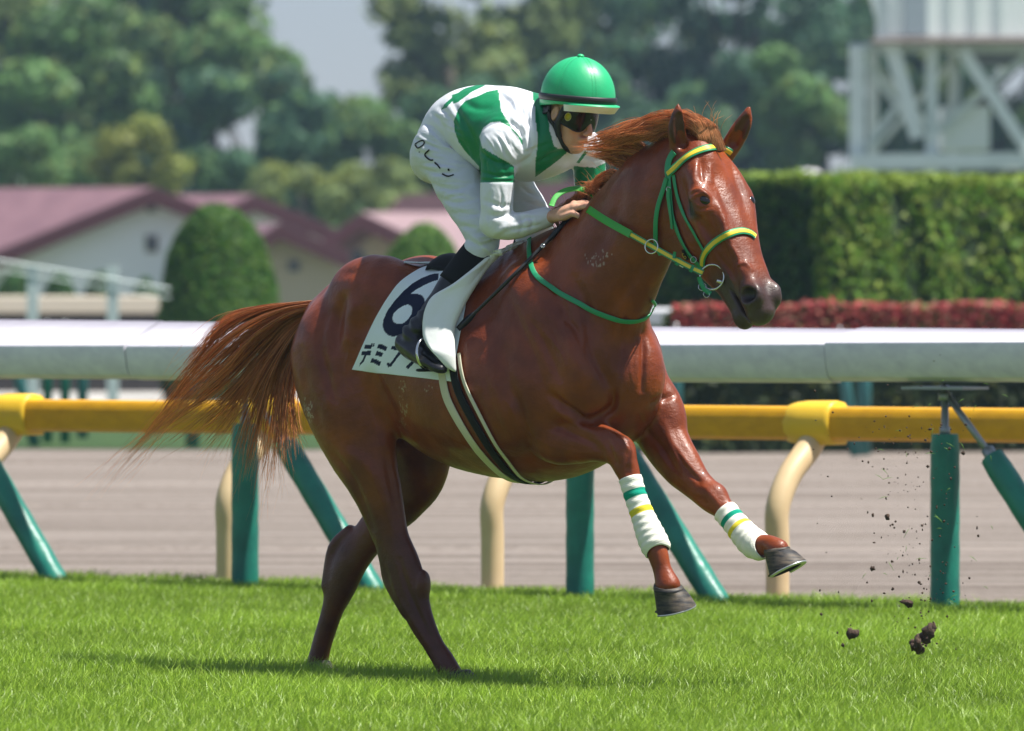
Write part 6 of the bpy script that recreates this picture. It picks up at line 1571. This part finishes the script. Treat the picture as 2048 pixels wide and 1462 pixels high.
ed = [j for j in range(nx + 1)] + [i * (nx + 1) + nx for i in range(1, ny + 1)] + [ny * (nx + 1) + j for j in range(nx - 1, -1, -1)] + [i * (nx + 1) for i in range(ny - 1, 0, -1)]
fs += [(ed[k], ed[(k + 1) % len(ed)], nv + ed[(k + 1) % len(ed)], nv + ed[k]) for k in range(len(ed))]
goggles = MB().add(vs, fs).build('goggles', m_lens, jockey)
mb = MB(); mb.tube([np.array(vs[k]) * .5 + np.array(vs[nv + k]) * .5 for k in ed], .0050, 6, closed=True).build('goggle_rim', m_rub, goggles)
def badge(q, u, r, mat, name, lift):
    c = J(.005 + .1040 * cos(q) ** .8, u, .0900 * sin(q)); nq = nrm(c - ce); a = nrm(np.cross(nq, uJ)); b = np.cross(nq, a)
    vs = [c + nq * lift + (a * cos(x) * .8 + b * sin(x)) * r for x in np.linspace(0, 2 * pi, 24, endpoint=False)]; vs2 = [v - nq * .003 for v in vs]
    MB().add(vs + vs2, [tuple(range(24))] + [(k, (k + 1) % 24, 24 + (k + 1) % 24, 24 + k) for k in range(24)]).build(name, mat, goggles)
badge(1.13, .002, .0155, material('badge_rim', (.62, .62, .25), rough=.5), 'badge_rim', .0015); badge(1.13, .002, .0125, material('badge', (.42, .38, .01), rough=.5), 'badge', .0026)
c = J(.005 + .1040 * cos(.12) ** .8, .008, .0900 * sin(.12)); mb = MB()
for k in range(2): mb.tube([c + fJ * .002 + sJ * (.003 - .005 * k) + uJ * z for z in (-.0025, .0025)], .0008, 4)
mb.build('maker_mark', m_pvc, goggles)
# harness: ear piece, strap, chin cup
def hstrap(name, pts, w, th=.004, nrmls=None):
    P = catmull(np.array([J(*p) for p in pts]), 5); N = P - J(0, -.03, 0); return ribbon(P, N, w, th).build(name, m_rub, helmet)
hstrap('ear_strap', [(.035, .030, .083), (.028, 0, .085), (.020, -.030, .083), (.018, -.055, .074), (.024, -.085, .062)], .022, .010)
hstrap('ear_strap', [(-.035, .030, .086), (-.030, 0, .089), (-.018, -.030, .086), (.005, -.052, .076), (.022, -.082, .064)], .013, .008)
hstrap('chin_strap', [(.022, -.082, .064), (.032, -.105, .050), (.048, -.126, .028), (.058, -.134, 0), (.048, -.126, -.028), (.022, -.090, -.062), (.02, -.03, -.083), (.03, .03, -.083)], .020, .006)
hstrap('neck_pad', [(-.030, .01, .088), (-.060, -.01, .078), (-.085, -.02, .055), (-.10, -.02, 0)], .035, .008)
# white collar
mb = MB(); pc = [J(-.028 + .058 * cos(q), -.095 - .030 * cos(q), .058 * sin(q)) for q in np.linspace(0, 2 * pi, 32, endpoint=False)]
mb.tube(pc, .006, 8, closed=True, rad2=.012).build('collar', material('collar_white', (.78, .78, .76), rough=.8), jockey)

# ------------------------------------------------------------------ stirrups and whip
for (hl, to, sd) in ((heel1, toe1, 1), (heel2, toe2, -1)):
    c = hl + to * .155; mb = MB(); pts = []
    for q in np.linspace(-.5 * pi, 1.5 * pi, 30, endpoint=False):
        pts.append(c + rB * .054 * cos(q) + (UP * .92 - to * .15) * (.060 * sin(q) + .016))
    mb.tube(pts, .0042, 8, closed=True, rad2=.007); mb.build('stirrup', m_steel, saddle)
    mb = MB(); mb.tube([c - rB * .045 - UP * .044, c + rB * .045 - UP * .044], .006, 8, rad2=.016).build('stirrup_tread', m_black, saddle)
    st = [c + UP * .075 - to * .01]; bt = up_of(c); 
    P = np.array([st[0], st[0] * .6 + polar(bt[0] * .5 + .05, .75 * sd, .035)[0] * .4 + rB * sd * .02, polar(.06, .62 * sd, .03)[0]])
    P = catmull(P, 5); ribbon(P, np.tile(rB * sd, (len(P), 1)), .014, .004).build('stirrup_leather', m_black, saddle)
wd = [(1222, 346, -.50), (1206, 368, -.50), (1186, 394, -.50), (1160, 425, D0 - .010), (1120, 462, D0 - .06), (1088, 494, D0 - .09), (1040, 540, D0 - .13), (980, 598, D0 - .13), (918, 656, D0 - .10)]
P0 = W(1222, 346, Y0 + D0 + .01); P1 = W(918, 656, hit(htree, 918, 650, 0)[0][1] - .05); mb = MB(); T = np.linspace(0, 1, 30)
whip_pts = [P0 + (P1 - P0) * t + V(0, 0, -.012 * sin(pi * t)) for t in T]
_yy = []
for p in whip_pts:
    q_ = proj(p)[0]; h0, _ = hit(htree, q_[0], q_[1], 0)
    _yy.append(min(p[1], h0[1] - .022) if h0 is not None and q_[0] < 1130 else p[1])
_yy = np.array(_yy)
for _ in range(25): _yy[1:-1] = np.minimum(_yy[1:-1], (_yy[:-2] + _yy[2:]) / 2)
whip_pts = [W(*proj(p)[0], y) for p, y in zip(whip_pts, _yy)]; P1 = whip_pts[-1]
whip = empty('riding_whip', P1, 'black riding whip held under the hand of the jockey across the shoulder of the horse', 'whip')
mb.tube(whip_pts, [(.0105 if t < .40 else .0075 if t < .75 else .0065) for t in T], 10).build('shaft', m_rub, whip)
i0 = 24; MB().tube([whip_pts[26] , whip_pts[27], whip_pts[28], P1 + nrm(P1 - P0) * .006], [.008, .013, .013, .010], 8, rad2=[.006, .005, .004, .003]).build('flap', m_black, whip)
cp = np.array(whip_pts[13]); dr = nrm(P1 - P0)
ring(cp + V(0, -.0125, 0), V(-.3, -1, .3), .0075, .0016, 'cap_ring', m_steel, whip); ring(cp + V(0, -.0125, 0), V(-.3, -1, .3), .0035, .0014, 'cap_ring', m_steel, whip)
